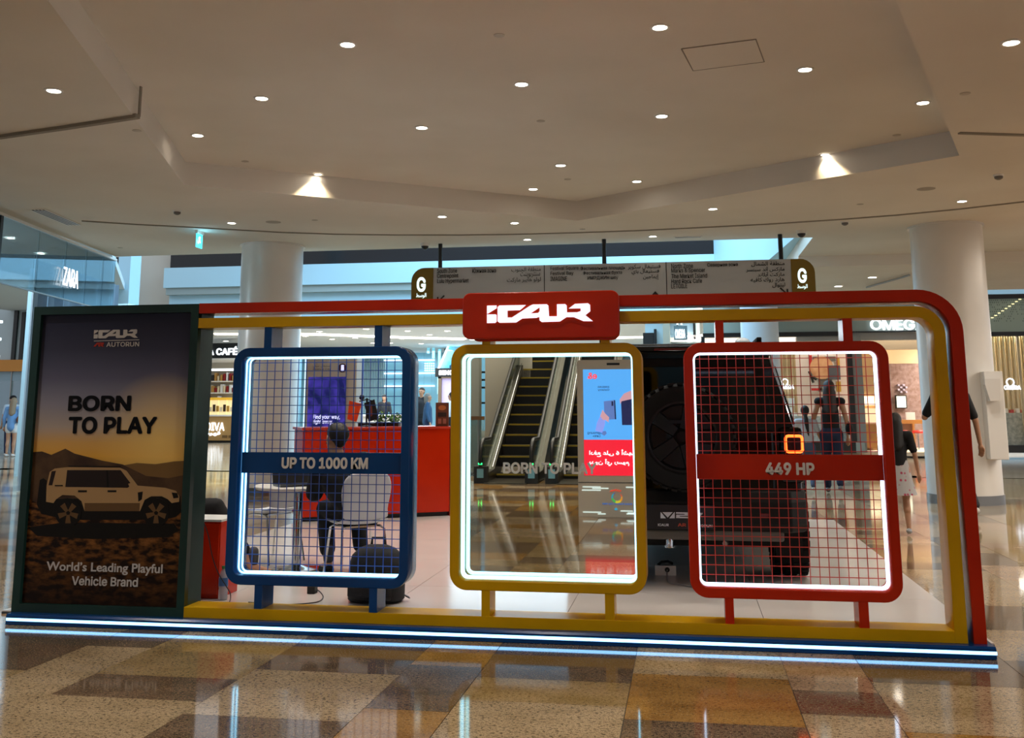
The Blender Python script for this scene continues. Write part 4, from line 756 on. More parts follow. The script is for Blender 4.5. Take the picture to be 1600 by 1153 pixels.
M_sw = mat('screen_white', '#FFFFFF', .4, emis='#C8CCFF', es=.7); px_text('Find your way,', 489, 531, 648, 656, YT-.013, M_sw, scn, bold=.015); px_text('right away.', 489, 520, 655.5, 663.5, YT-.013, M_sw, scn, bold=.015)
px_text(arabic('فستيفال سيتي'), 489, 517, 570, 574.5, YT-.001, mat('totem_print', '#5A5450', .5), wt0); px_text('Festival City', 489, 517, 575.5, 579, YT-.001, mat('totem_print', '#5A5450', .5), wt0)
ic = at(535, 575, YT); MB().prism([(ic.x+.07*math.cos(2*PI*k/24), ic.z+.07*math.sin(2*PI*k/24)) for k in range(24)], 'y', YT-.012, YT+.002).build('info_disc', mat('info_disc', '#4A1E3C', .4), wt0); px_text('i', 532.5, 537.5, 570, 580, YT-.014, mat('screen_white', '#FFFFFF'), wt0, bold=.05)
bn = empty('blue_banner', (X(560, 640, YT+.6), YT+.6, 0), 'narrow blue banner panel standing behind the totem', 'banner'); box('panel', X(555.5, 620, YT+.6), X(566, 620, YT+.6), YT+.55, YT+.65, 0.03, Z(560, 553, YT+.6), mat('banner_blue', '#1A4AA8', .4), bn)
box('foot', X(550, 620, YT+.6), X(571, 620, YT+.6), YT+.4, YT+.8, 0, .03, M_dark, bn); px_text(arabic('مرحبا'), 556.5, 565, 570, 578, YT+.549, M_sw, bn) if False else None
box('print', X(556.5, 620, YT+.6), X(564, 620, YT+.6), YT+.545, YT+.552, Z(560, 586, YT+.6), Z(560, 584, YT+.6), M_sw, bn)
# ------------------------------------------------------------------ people
def blob(name, caps, m, parent, voxel=.012, it=3):
    """one continuous surface grown over tapered limbs: (start, end, radius, radius) in the figure's own space"""
    mb = MB()
    for p, q, r1, r2 in caps:
        p, q = Vector(p), Vector(q); d = q-p
        if d.length < 1e-4: mb.ball(p, (r1, r1, r2), 12, 8); continue
        t = d.normalized(); pts = []; rs = []
        for k in range(4): a = PI/2*(1-k/3.2)*.97; pts.append(p-t*r1*math.sin(a)); rs.append(max(r1*math.cos(a), .001))
        pts.append(p+d*.5); rs.append((r1+r2)/2)
        for k in range(4): a = PI/2*(k+.2)/3.2*.97; pts.append(q+t*r2*math.sin(a)); rs.append(max(r2*math.cos(a), .001))
        mb.tube(pts, rs, 12)
    me = mb.mesh('tmp', m); o = bpy.data.objects.new('tmp', me); COL.objects.link(o)
    r = o.modifiers.new('r', 'REMESH'); r.mode = 'VOXEL'; r.voxel_size = voxel; s = o.modifiers.new('s', 'SMOOTH'); s.factor = .5; s.iterations = it
    dg = bpy.context.evaluated_depsgraph_get(); me2 = bpy.data.meshes.new_from_object(o.evaluated_get(dg)); bpy.data.objects.remove(o)
    me2.polygons.foreach_set('use_smooth', [True]*len(me2.polygons)); me2.materials.clear(); me2.materials.append(m)
    o = bpy.data.objects.new(name, me2); COL.objects.link(o); o.parent = parent; return o
def hand(w, d, side, k=1.0):
    """palm, four unequal bent fingers and a thumb leaving the palm's side; w wrist, d direction of the hand"""
    w, d = Vector(w), Vector(d).normalized(); u = d.cross(Vector((0, 0, 1))); u = u.normalized() if u.length > .1 else Vector((0, 1, 0)); n = u.cross(d)
    C = [(w, w+d*.05*k, .022*k, .024*k), (w+d*.05*k, w+d*.085*k, .034*k, .032*k), (w+d*.05*k-u*.016*k, w+d*.085*k-u*.02*k, .016*k, .015*k), (w+d*.05*k+u*.016*k, w+d*.085*k+u*.02*k, .016*k, .015*k)]
    for i, l in enumerate((.062, .074, .068, .052)):
        b = w+d*.09*k+u*(.03-.02*i)*k*side; m1 = b+d*l*.55*k-n*.008*k; e = m1+d*l*.4*k-n*.024*k; C += [(b, m1, .0098*k, .009*k), (m1, e, .009*k, .0078*k)]
    b = w+d*.035*k+u*.026*k*side; m1 = b+d*.035*k+u*.022*k*side-n*.01*k; C += [(b, m1, .012*k, .0105*k), (m1, m1+d*.03*k+u*.004*k*side-n*.012*k, .0105*k, .0085*k)]
    return C
SKIN = mat('skin', '#B98A6C', .55); HAIR = mat('dark_hair', '#15100E', .6); BLK = mat('black_cloth', '#0D0D10', .85)
def head_caps(h, fwd=Vector((0, 1, 0)), k=1.):
    h = Vector(h); s = fwd.cross(Vector((0, 0, 1))).normalized()
    return [(h+Vector((0, 0, .02))*k, h+Vector((0, 0, .035))*k-fwd*.02*k, .083*k, .085*k), (h+fwd*.03*k-Vector((0, 0, .06))*k, h+fwd*.02*k, .055*k, .075*k), (h+fwd*.062*k-Vector((0, 0, .085))*k, h+fwd*.055*k-Vector((0, 0, .09))*k, .025*k, .028*k),
            (h+fwd*.088*k+Vector((0, 0, .005))*k, h+fwd*.105*k-Vector((0, 0, .028))*k, .010*k, .015*k), (h+s*.082*k-Vector((0, 0, .012))*k, h+s*.085*k+Vector((0, 0, .018))*k, .012*k, .016*k), (h-s*.082*k-Vector((0, 0, .012))*k, h-s*.085*k+Vector((0, 0, .018))*k, .012*k, .016*k), (h+fwd*.082*k-Vector((0, 0, .052))*k+s*.016*k, h+fwd*.082*k-Vector((0, 0, .052))*k-s*.016*k, .010*k, .010*k)]
def standing(name, label, loc, H, rz, dress, hair='short', top=None, legs=None, skin=SKIN, haircol=None, pose=None, vox=.02, woman=True, extra=None, shoes=None):
    """dress: 'jeans' | 'shorts' | 'skirt'"""
    t = empty('person', loc, label, 'person', None, rz); k = H/1.72; P = dict(pel=(0, 0, .93), ch=(0, .01, 1.25), nk=(0, .0, 1.44), hd=(0, .02, 1.60), sl=(-.17, 0, 1.40), sr=(.17, 0, 1.40), el=(-.235, -.02, 1.11), er=(.235, -.02, 1.11), wl=(-.24, .06, .87), wr=(.24, .06, .87),
                 hl=(-.085, 0, .90), hr=(.085, 0, .90), kl=(-.09, .02, .49), kr=(.09, .02, .49), al=(-.09, -.02, .09), ar=(.09, -.02, .09))
    P.update(pose or {}); V = {a: Vector(b)*k for a, b in P.items()}; g = lambda x: x*k
    bw = .95 if woman else 1.1
    C = [(V['pel'], V['ch'], g(.125*bw), g(.125*bw)), (V['ch'], V['nk']-Vector((0, 0, g(.08))), g(.125*bw), g(.09)), (V['sl'], V['sr'], g(.06), g(.06)), (V['nk']-Vector((0, 0, g(.04))), V['hd']-Vector((0, 0, g(.06))), g(.052), g(.048))]+head_caps(V['hd'], k=k)
    for s, sg in (('l', -1), ('r', 1)):
        e, w = V['e'+s], V['w'+s]; C += [(V['s'+s], e, g(.05), g(.038)), (e, w, g(.038), g(.026))]+hand(w, w-e, sg, k)
        C += [(V['h'+s], V['k'+s], g(.082), g(.055)), (V['k'+s], V['k'+s]*.6+V['a'+s]*.4-Vector((0, g(.015), 0)), g(.052), g(.054)), (V['k'+s]*.6+V['a'+s]*.4, V['a'+s], g(.05), g(.034)), (V['a'+s], V['a'+s]+Vector((0, g(.13), -g(.055))), g(.034), g(.026))]
    blob('body', C, skin, t, vox)
    T = [(V['pel']+Vector((0, 0, g(.06))), V['ch'], g(.138*bw), g(.14*bw)), (V['ch'], V['nk']-Vector((0, 0, g(.09))), g(.138*bw), g(.10)), (V['sl'], V['sr'], g(.07), g(.07))]
    sv = top.get('sleeve', .6)
    for s in 'lr':
        e, w = V['e'+s], V['w'+s]
        if sv > 0:
            T.append((V['s'+s], V['s'+s].lerp(e, min(1, sv*1.0)), g(.068), g(.056)))
            if sv > 1: T.append((e, e.lerp(w, sv-1), g(.054), g(.042)))
    if top.get('long'): T.append((V['pel']-Vector((0, 0, g(.06))), V['ch'], g(.155), g(.13)))
    blob('top', T, top['m'], t, vox)
    L_ = [(V['pel']+Vector((0, 0, g(.06))), V['pel']-Vector((0, 0, g(.03))), g(.137*bw), g(.145*bw))]
    for s in 'lr':
        h_, k_, a_ = V['h'+s], V['k'+s], V['a'+s]
        if dress == 'jeans': L_ += [(h_, k_, g(.098), g(.072)), (k_, a_+Vector((0, 0, g(.02))), g(.070), g(.056))]
        elif dress == 'shorts': L_ += [(h_, h_.lerp(k_, .35), g(.108), g(.10))]
    if dress == 'skirt':
        kz = (V['kl'].z+V['kr'].z)/2+g(.06); mb = MB(); R = []
        for z, r in ((V['pel'].z+g(.12), .13), (V['pel'].z, .155), ((V['pel'].z+kz)/2, .19), (kz, .235), (kz+g(.01), .22)): R.append([(g(r)*math.cos(2*PI*j/28)*(1+.05*math.sin(7*2*PI*j/28)), g(r*.85)*math.sin(2*PI*j/28), z) for j in range(28)])
        mb.loft(R); o = lc(mb, 'skirt', legs, t, True)
    else: blob('trousers' if dress == 'jeans' else 'shorts', L_, legs, t, vox)
    for s in 'lr': a = V['a'+s]; blob('shoe', [(a+Vector((0, -g(.03), -g(.045))), a+Vector((0, g(.15), -g(.055))), g(.043), g(.034))], shoes or mat('pale_shoes', '#D8D4CE', .6), t, vox)
    hc = haircol or HAIR; h = V['hd']; Hc = [(h+Vector((0, -g(.02), g(.045))), h+Vector((0, -g(.03), g(.03))), g(.092), g(.093)), (h+Vector((0, -g(.05), -g(.03))), h+Vector((0, -g(.03), g(.03))), g(.06), g(.085))]
    if hair == 'long': Hc += [(h+Vector((0, -g(.06), 0)), h+Vector((0, -g(.11), -g(.36))), g(.085), g(.07)), (h+Vector((g(.05), -g(.06), -g(.05))), h+Vector((g(.07), -g(.09), -g(.34))), g(.05), g(.035)), (h+Vector((-g(.05), -g(.06), -g(.05))), h+Vector((-g(.07), -g(.09), -g(.34))), g(.05), g(.035))]
    if hair == 'tail': Hc += [(h+Vector((0, -g(.10), g(.0))), h+Vector((g(.02), -g(.15), -g(.22))), g(.035), g(.05)), (h+Vector((g(.02), -g(.15), -g(.22))), h+Vector((g(.05), -g(.13), -g(.48))), g(.05), g(.02))]
    if hair == 'bob': Hc += [(h+Vector((0, -g(.05), 0)), h+Vector((0, -g(.06), -g(.13))), g(.088), g(.07))]
    if hair != 'cap': blob('hair', Hc, hc, t, vox)
    for s in (-1, 1): lc(MB().ball(h+Vector((s*g(.03), g(.088), g(.01))), g(.011), 8, 6), 'eye', BLK, t)
    if extra: extra(t, V, g)
    return t
def foot(x, y, ytop, Y=None):
    p = onz(x, y) if Y is None else at(x, y, Y); p.z = 0; v = p-CAM; d = v.dot(FW); return p, at(x, ytop, p.y).z
WALK = dict(kl=(-.09, .10, .50), al=(-.09, .04, .10), kr=(.09, .0, .49), ar=(.09, -.26, .15))
# woman and girl walking hand in hand
jeans = mat('blue_jeans', '#1B2A4A', .8); tee = mat('white_tee', '#C6CEDA', .8); M_brown = mat('brown_hair', '#2A1A12', .6)
fl, H_ = foot(1304, 771, 595)
def bag(t, V, g): lc(MB().ball((g(.27), g(-.03), g(.98)), (g(.06), g(.11), g(.09)), 12, 8).tube([(g(.27), g(-.03), g(1.05)), (g(.14), g(-.02), g(1.45))], g(.012), 6), 'shoulder_bag', BLK, t, True)
standing('person', 'woman with long loose hair, black sleeveless top and jeans, holding a girl\'s hand', fl, H_, -.12, 'jeans', 'long', dict(m=BLK, sleeve=.0), jeans, haircol=M_brown, pose=dict(WALK, el=(-.26, 0, 1.12), wl=(-.34, .10, .93)), extra=bag, shoes=mat('grey_shoes', '#7A7C80', .6))
fl2, H2 = foot(1268, 773, 634)
standing('person', 'girl in white T-shirt with a dark ponytail walking beside the woman', (fl2.x, fl.y+.05, 0), H2, -.1, 'jeans', 'tail', dict(m=tee, sleeve=.7), mat('pale_jeans', '#4A5A7A', .8), pose=dict(WALK, er=(.25, 0, 1.13), wr=(.33, .10, .95)))
# child with a flowered skirt
sk = mat('flowered_skirt', '#B8B4B0', .8); N, L, b = nodes(sk); g = N.new('ShaderNodeTexCoord'); v = N.new('ShaderNodeTexVoronoi'); v.inputs['Scale'].default_value = 17; L.new(g.outputs['Object'], v.inputs['Vector'])
r = N.new('ShaderNodeValToRGB'); r.color_ramp.elements[0].position = .16; r.color_ramp.elements[1].position = .30; r.color_ramp.elements[0].color = lin('#B23A5A'); r.color_ramp.elements[1].color = lin('#B8B6B6'); L.new(v.outputs['Distance'], r.inputs[0]); L.new(r.outputs[0], b.inputs['Base Color'])
fl, _ = foot(1410, 835, 640); H3 = 1.30
standing('person', 'child in black top and flowered white skirt stepping past the red panel', (fl.x, fl.y, 0), H3, -.15, 'skirt', 'long', dict(m=BLK, sleeve=.75), sk, pose=dict(kl=(-.08, .06, .5), al=(-.08, .02, .09), kr=(.08, -.02, .5), ar=(.09, -.12, .11), er=(.24, .0, 1.12), wr=(.27, .04, .88)), vox=.013, shoes=mat('silver_shoes', '#A8AAB0', .4))
# man in black behind the arch
Ym = 7.6; pm_ = at(1490, 700, Ym); hm = Z(1490, 578, Ym)
standing('person', 'man in black T-shirt walking behind the right legs of the arch', (pm_.x, Ym, 0), hm, .15, 'jeans', 'short', dict(m=BLK, sleeve=.8), mat('dark_trousers', '#23242A', .85), pose=dict(WALK, el=(-.28, .10, 1.16), wl=(-.14, .30, 1.22), er=(.27, -.03, 1.12), wr=(.315, .0, .86)), vox=.011, woman=False)
# far left pair
Yf = 20.6; pz = at(15, 712, Yf); lj = mat('light_blue_sweater', '#6E9ACB', .85)
def bag2(t, V, g): lc(MB().ball((g(.24), g(-.12), g(1.08)), (g(.09), g(.06), g(.11)), 12, 8), 'handbag', mat('brown_leather', '#6A3A22', .5), t, True)
standing('person', 'woman in light blue sweater and white shorts with brown handbag at the shop door', (pz.x, Yf, 0), Z(15, 621, Yf)-Z(15, 713, Yf), .25, 'shorts', 'long', dict(m=lj, sleeve=1.9, long=1), mat('white_shorts', '#D8D8D6', .8), haircol=mat('fair_hair', '#8E7A62', .6), vox=.022, extra=bag2)
pz = at(-4, 712, Yf)
def cap(t, V, g): h = V['hd']; lc(MB().ball(h+Vector((0, -g(.01), g(.05))), (g(.095), g(.105), g(.075)), 14, 8).box(-g(.07), g(.07), g(.05), g(.19), h.z+g(.03), h.z+g(.045)), 'cap', BLK, t, True)
standing('person', 'person in black cap and pale top cut by the left picture edge', (pz.x, Yf+.5, 0), 1.72, .8, 'jeans', 'cap', dict(m=mat('pale_top', '#B8C8D8', .8), sleeve=.7), jeans, vox=.025, woman=False, extra=cap)
# people beyond the counter
def beyond(x, ytop, Y, **k): p = at(x, 640, Y); return (p.x, Y, 0), Z(x, ytop, Y)
l_, h_ = beyond(659, 605.5, 27); standing('person', 'bearded man in dark suit standing behind the woman in denim', l_, h_, PI-.2, 'jeans', 'short', dict(m=mat('dark_suit', '#1A1C22', .8), sleeve=1.9, long=1), BLK, vox=.025, woman=False)
l_, h_ = beyond(668, 614.5, 25); standing('person', 'woman in blue denim jacket with grey-blonde hair beyond the red counter', l_, h_, -1.3, 'jeans', 'bob', dict(m=mat('denim_jacket', '#2E5070', .85), sleeve=1.9, long=1), jeans, haircol=mat('ash_hair', '#7A746C', .6), vox=.022)
l_, h_ = beyond(600.5, 616.5, 33); standing('person', 'long-haired woman in dark jacket facing out behind the far white counter', l_, h_, PI+.1, 'jeans', 'long', dict(m=mat('charcoal_jacket', '#22242A', .85), sleeve=1.9), BLK, vox=.03)
l_, h_ = beyond(705.5, 613, 26); standing('person', 'person in white shirt half hidden by the yellow mirror frame', l_, h_, 1.2, 'jeans', 'short', dict(m=mat('white_shirt', '#D8DCE0', .8), sleeve=1.9), BLK, vox=.025, woman=False)

# seated people
def seated(label, loc, rz, V, vox, hand_sides=(-1, 1), topm=BLK, legm=BLK, shoes=None):
    t = empty('person', loc, label, 'person', None, rz); V = {a: Vector(b) for a, b in V.items()}
    C = [(V['pel'], V['ch'], .125, .135), (V['ch'], V['nk']-Vector((0, 0, .07)), .135, .10), (V['sl'], V['sr'], .062, .062), (V['nk']-Vector((0, 0, .05)), V['hd']-Vector((0, 0, .06)), .056, .052)]+head_caps(V['hd'], V['look'].normalized())
    for s, sg in (('l', -1), ('r', 1)):
        e, w = V['e'+s], V['w'+s]; C += [(V['s'+s], e, .052, .042), (e, w, .042, .028)]+hand(w, V.get('d'+s, w-e), sg)
        C += [(V['h'+s], V['k'+s], .085, .06), (V['k'+s], V['k'+s].lerp(V['a'+s], .35), .056, .057), (V['k'+s].lerp(V['a'+s], .35), V['a'+s], .054, .037), (V['a'+s], V['a'+s]+V['t'+s], .036, .028)]
    blob('body', C, SKIN, t, vox)
    T = [(V['pel']+Vector((-.03, 0, .02)), V['ch'], .15, .175), (V['ch'], V['nk']-Vector((0, 0, .09)), .175, .12), (V['sl'], V['sr'], .078, .078)]
    for s in 'lr': T += [(V['s'+s], V['e'+s], .086, .074), (V['e'+s], V['e'+s].lerp(V['w'+s], .85), .072, .046)]
    blob('jacket', T, topm, t, vox)
    L_ = [(V['pel'], V['pel'], .15, .12)]
    for s in 'lr': L_ += [(V['h'+s], V['k'+s], .10, .078), (V['k'+s], V['k'+s].lerp(V['a'+s], .72), .075, .066)]
    blob('trousers', L_, legm, t, vox)
    for s in 'lr':
        a, tt_ = V['a'+s], V['t'+s]; n = tt_.normalized(); blob('shoe', [(a-n*.03-Vector((0, 0, .045)), a+tt_*1.05-Vector((0, 0, .01)), .042, .036)], shoes or BLK, t, vox); blob('sock', [(a+Vector((0, 0, .04)), a+Vector((0, 0, .12)), .041, .046)], mat('grey_socks', '#4A4A50', .9), t, vox)
    h = V['hd']; f = V['look'].normalized(); blob('hair', [(h+Vector((0, 0, .05))-f*.02, h+Vector((0, 0, .035))-f*.035, .092, .093), (h-f*.055-Vector((0, 0, .035)), h-f*.04+Vector((0, 0, .03)), .052, .082)], HAIR, t, vox)
    s = f.cross(Vector((0, 0, 1))).normalized()
    for q in (-1, 1): lc(MB().ball(h+f*.088+s*.03*q+Vector((0, 0, .01)), .011, 8, 6), 'eye', BLK, t)
    return t, V
MAN = dict(pel=(0, -.06, .53), ch=(-.13, .05, .77), nk=(-.12, .15, .96), hd=(-.13, .22, 1.09), look=(-.35, 1, -.45), sl=(-.29, .12, .90), sr=(.09, .15, .91), el=(-.31, .20, .67), er=(.16, .34, .70), wl=(-.22, .45, .775), wr=(.02, .50, .79), dl=(.25, 1, -.12), dr=(-.3, 1, -.1),
           hl=(-.09, -.03, .50), hr=(.09, -.03, .50), kl=(-.16, .36, .52), kr=(.14, .40, .52), al=(-.17, .22, .09), ar=(.17, .36, .09), tl=(0, .14, -.038), tr=(.02, .14, -.038))
man, _V = seated('man in black seen from behind, seated on white chair typing at the round table', (CA.x-.005, CA.y+.045, PZ), HA, MAN, .011)
MAN2 = dict(pel=(0, -.06, .53), ch=(0, .02, .80), nk=(0, .10, 1.02), hd=(0, .15, 1.17), look=(0, 1, -.3), sl=(-.19, .08, .96), sr=(.19, .08, .96), el=(-.24, .20, .72), er=(.24, .20, .72), wl=(-.10, .26, .70), wr=(.10, .26, .70), hl=(-.09, -.03, .50), hr=(.09, -.03, .50), kl=(-.12, .42, .54), kr=(.12, .50, .56), al=(-.12, .56, .09), ar=(.14, .82, .09), tl=(0, .14, -.038), tr=(.02, .14, -.038))
seated('person in black mostly hidden between the green box and the blue panel', (c3.x-.42, c3.y-.1, PZ), math.radians(-75), MAN2, .013)
# ------------------------------------------------------------------ watch shop on the right
YO = 22.6
om = empty('storefront', (X(1330, 640, YO), YO, 0), 'bright watch shop front with lit OMEGA letters and windows on the right', 'shop front')
M_fas = mat('fascia_grey_green', '#8E9890', .4); M_frame = mat('black_frame', '#0C0B0A', .4); M_cream = mat('shop_cream', '#E2D2B8', .7); M_pinkw = mat('shop_pink_white', '#E8DCD6', .6)
M_warmw = mat('shop_warm_wall', '#C9A070', .6); M_wood = mat('shop_wood', '#B07A3C', .4); M_tex = noisy(mat('shop_bronze_wall', '#8A6E62', .5), '#7E6258', '#98807A', 9)
xL, xR = X(1060, 600, YO), X(1640, 600, YO)
def bx(nm, xa, xb, yt, yb, Ya, Yb, m, par=None): return box(nm, X(xa, (yt+yb)/2, Ya), X(xb, (yt+yb)/2, Ya), Ya, Yb, Z((xa+xb)/2, yb, Ya), Z((xa+xb)/2, yt, Ya), m, om if par is None else par)
bx('fascia', 1098, 1500, 452, 518, YO, YO+.4, M_fas); bx('fascia_lip', 1098, 1500, 518, 520, YO-.04, YO+.4, M_frame); bx('soffit_panel', 1245, 1500, 520, 531, YO+.05, YO+.4, mat('soffit_grey', '#9A948C', .6))
bx('fascia_bar', 1098, 1312, 520, 526, YO-.02, YO+.3, M_frame)
for ch, xa, xb in (('O', 1360, 1378.5), ('M', 1379.5, 1398.5), ('E', 1400.5, 1411), ('G', 1412.5, 1429.5), ('A', 1430.5, 1449)): px_text(ch, xa, xb, 498.5, 515.5, YO-.06, M_letw, om, thick=.06, bold=.02)
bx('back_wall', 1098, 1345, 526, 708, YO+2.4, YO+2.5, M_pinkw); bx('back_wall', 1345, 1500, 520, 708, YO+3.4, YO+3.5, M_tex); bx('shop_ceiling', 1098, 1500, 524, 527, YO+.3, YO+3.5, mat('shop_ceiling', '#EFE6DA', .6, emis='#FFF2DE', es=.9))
bx('shop_floor', 1098, 1500, 706, 712, YO+.3, YO+3.5, M_cream); bx('window_plinth', 1098, 1338, 690, 707, YO, YO+1.2, M_frame); bx('plinth_board', 1338, 1352, 690, 707, YO-.1, YO+.4, M_fas)
bx('frame_post', 1327, 1335, 531, 707, YO-.05, YO+.2, M_frame); bx('pier', 1335, 1350, 524, 707, YO-.02, YO+.5, mat('pier_grey', '#8A8780', .5)); bx('frame_post', 1098, 1104, 526, 707, YO-.05, YO+.2, M_frame)
for k, xa in enumerate(range(1206, 1246, 4)): bx('curtain', xa, xa+3.4, 540, 690, YO+1.2+.05*(k % 2), YO+1.3+.05*(k % 2), mat('curtain_tan', '#C8AE84', .8))
# logo with ring and bar on the window, display blocks
def ring_mark(cx_, cy, r, Y, m, par):
    c = at(cx_, cy, Y); k = (Y-CAM.y)/F; P = [(c.x+r*k*math.cos(math.radians(a)), Y, c.z+r*k*math.sin(math.radians(a))) for a in range(-55, 236, 15)]
    o = MB().tube(P, r*.22*k, 6).build('logo_ring', m, par, True); box('logo_foot', c.x-r*1.15*k, c.x-r*.4*k, Y-.01, Y+.01, c.z-r*1.05*k, c.z-r*.78*k, m, par); box('logo_foot', c.x+r*.4*k, c.x+r*1.15*k, Y-.01, Y+.01, c.z-r*1.05*k, c.z-r*.78*k, m, par)
ring_mark(1226.5, 596.5, 4.2, YO+1.05, M_letw, om); px_text('OMEGA', 1218, 1241, 601.5, 608, YO+1.05, M_letw, om, thick=.03, bold=.03)
for xa, xb, yt, yb in ((1221, 1230, 622, 634), (1232, 1241, 622, 634), (1224, 1238, 636, 644), (1221, 1246, 645, 650), (1290, 1302, 660, 668)): bx('display_block', xa, xb, yt, yb, YO+.6, YO+.8, mat('display_white', '#F2EADA', .5))
bx('display_shelf', 1220, 1327, 650, 690, YO+.5, YO+1.0, noisy(mat('display_stone', '#B8B0A0', .5), '#A8A090', '#CCC4B4', 14))
# round picture composition on the back wall
pc = empty('wall_picture', at(1291, 590, YO+2.3), 'abstract wall picture with a large orange disc in the watch shop window', 'picture')
def pb_(nm, xa, xb, yt, yb, k, m): return bx(nm, xa, xb, yt, yb, YO+2.25-.03*k, YO+2.39-.03*k, m, pc)
pb_('panel', 1265, 1304, 555, 613, 0, mat('pic_white', '#E8E4E0', .6)); pb_('panel', 1265, 1269, 555, 580, 1, mat('pic_red', '#C82A2E', .5)); pb_('panel', 1268, 1284, 606.5, 610, 1, mat('pic_red', '#C82A2E')); pb_('panel', 1270, 1306, 557, 564, 1, mat('pic_grey', '#6A6660', .6)); pb_('panel', 1279, 1300, 592, 612, 1, mat('pic_grey', '#6A6660')); pb_('panel', 1295, 1313, 571, 593, 3, mat('pic_slate', '#57585E', .6)); pb_('panel', 1308, 1314, 596, 612, 1, mat('pic_ochre', '#C89A3A', .6)); pb_('panel', 1308, 1312, 559, 572, 1, mat('pic_ochre', '#C89A3A'))
c = at(1284, 574.5, YO+2.2); r_ = 17*(YO+2.2-CAM.y)/F; MB().prism([(c.x+r_*math.cos(2*PI*j/32), c.z+r_*math.sin(2*PI*j/32)) for j in range(32)], 'y', YO+2.19, YO+2.25).build('disc', noisy(mat('pic_orange', '#D8A070', .6), '#C88858', '#E4B48A', 2.5), pc)
MB().tube([at(1264, 580, YO+2.15), at(1268, 588, YO+2.15), at(1276, 593, YO+2.15)], .04, 6).build('stroke', M_frame, pc); MB().tube([at(1268, 589, YO+2.15), at(1271, 598, YO+2.15)], .04, 6).build('stroke', M_frame, pc)
# warm interior right of the pier
bx('side_wall', 1350, 1372, 545, 705, YO+1.6, YO+1.8, M_warmw); bx('lightbox', 1350, 1366, 619, 633, YO+1.5, YO+1.58, mat('shop_lightbox', '#FFF0D0', .4, emis='#FFE9C0', es=1.4)); bx('show_case', 1350, 1370, 662, 700, YO+1.2, YO+1.6, M_wood); bx('show_case_glass', 1350, 1370, 638, 662, YO+1.25, YO+1.55, mat('case_light', '#EAD8B0', .3, emis='#FFE2B0', es=.5))
bx('ceiling_lip', 1350, 1440, 532, 546, YO+.8, YO+1.0, mat('cream_trim', '#EAD8BC', .6)); bx('ceiling_lip', 1350, 1440, 546, 568, YO+2.6, YO+2.8, mat('peach_trim', '#E4C49C', .6))
bx('wall_screen', 1400, 1417, 617.5, 638, YO+3.25, YO+3.38, M_frame); bx('screen_face', 1401.5, 1415.5, 619, 636.5, YO+3.22, YO+3.26, mat('shop_screen', '#EAF0E0', .4, emis='#E8E8C8', es=1.0)); 
for i in range(4):
    for j in range(4):
        if (i+j) % 2 == 0: bx('lattice_tile', 1403+i*4, 1406+i*4, 600+j*3.6, 603+j*3.6, YO+3.3, YO+3.39, mat('lattice_tile', '#B9AEC0', .5))
wt_ = empty('bar_table', at(1415, 705, YO+2.6), 'wooden bar table inside the watch shop', 'table'); bx('tabletop', 1399, 1450, 656, 662, YO+2.4, YO+2.9, M_wood, wt_); bx('panel', 1400, 1427, 662, 693, YO+2.6, YO+2.65, mat('bar_panel', '#8A6A58', .5), wt_); bx('leg', 1427, 1430, 662, 700, YO+2.4, YO+2.5, M_wood, wt_); bx('leg', 1400, 1402, 662, 700, YO+2.4, YO+2.5, M_wood, wt_)
bx('open_booklet', 1416, 1430, 644, 656, YO+2.5, YO+2.6, M_white, wt_)
for k, xx in enumerate((1410.5, 1434)):
    e = empty('bar_stool', at(xx, 703, YO+2.0), 'red bar stool %s the wooden bar table' % ('at the left of', 'at the right of')[k], 'stool'); c = at(xx, 674, YO+2.0)
    MB().lathe([(.14, -.05), (.16, 0), (.14, .03)], c, 16).build('seat', mat('stool_red', '#C8281E', .4), e, True); MB().lathe([(.02, -c.z+.02), (.02, -.05)], c, 10).build('stem', M_chrome, e, True); MB().lathe([(.17, -c.z), (.17, -c.z+.02)], c, 16).build('foot', M_chrome, e, True)
# projecting sign left of the shop
ps = empty('projecting_sign', at(1064, 515, YO-2), 'small projecting board with OMEGA letters over the car roof', 'sign'); ps.location = at(1064, 515, 22.9)
bx('board', 1053, 1074, 509, 531, 22.9, 23.0, mat('sign_slate', '#5A6A6C', .4), ps); px_text('OMEGA', 1055, 1071, 514, 529, 22.87, M_letw, ps, thick=.02, bold=.03); bx('bracket', 1057, 1059, 493, 509, 22.92, 23.95, M_frame, ps); ring_mark(1061.5, 503, 4, 22.87, M_letw, ps)
gx = empty('glazed_shop_bay', at(1040, 600, YO+.8), 'pale glazed shop bay with white posts behind the car', 'shop front')
bx('pier', 1038, 1049, 490, 712, YO+.6, YO+1.2, mat('pier_beige', '#A89E8C', .5), gx); bx('glass', 1010, 1096, 500, 700, YO+1.4, YO+1.43, mat('shop_glass_grey', '#AEBFC4', .15), gx); bx('post', 1083, 1087, 495, 530, YO+1.2, YO+1.4, M_frame, gx); bx('post', 1022, 1026, 514, 540, YO+1.2, YO+1.4, M_frame, gx); bx('dark_opening', 1005, 1022, 520, 560, YO+1.35, YO+1.5, M_frame, gx); bx('lintel', 970, 1096, 486, 500, YO+1.3, YO+1.9, M_white, gx)
bx('display_ledge', 1040, 1096, 527, 534, YO+1.2, YO+1.36, M_white, gx)
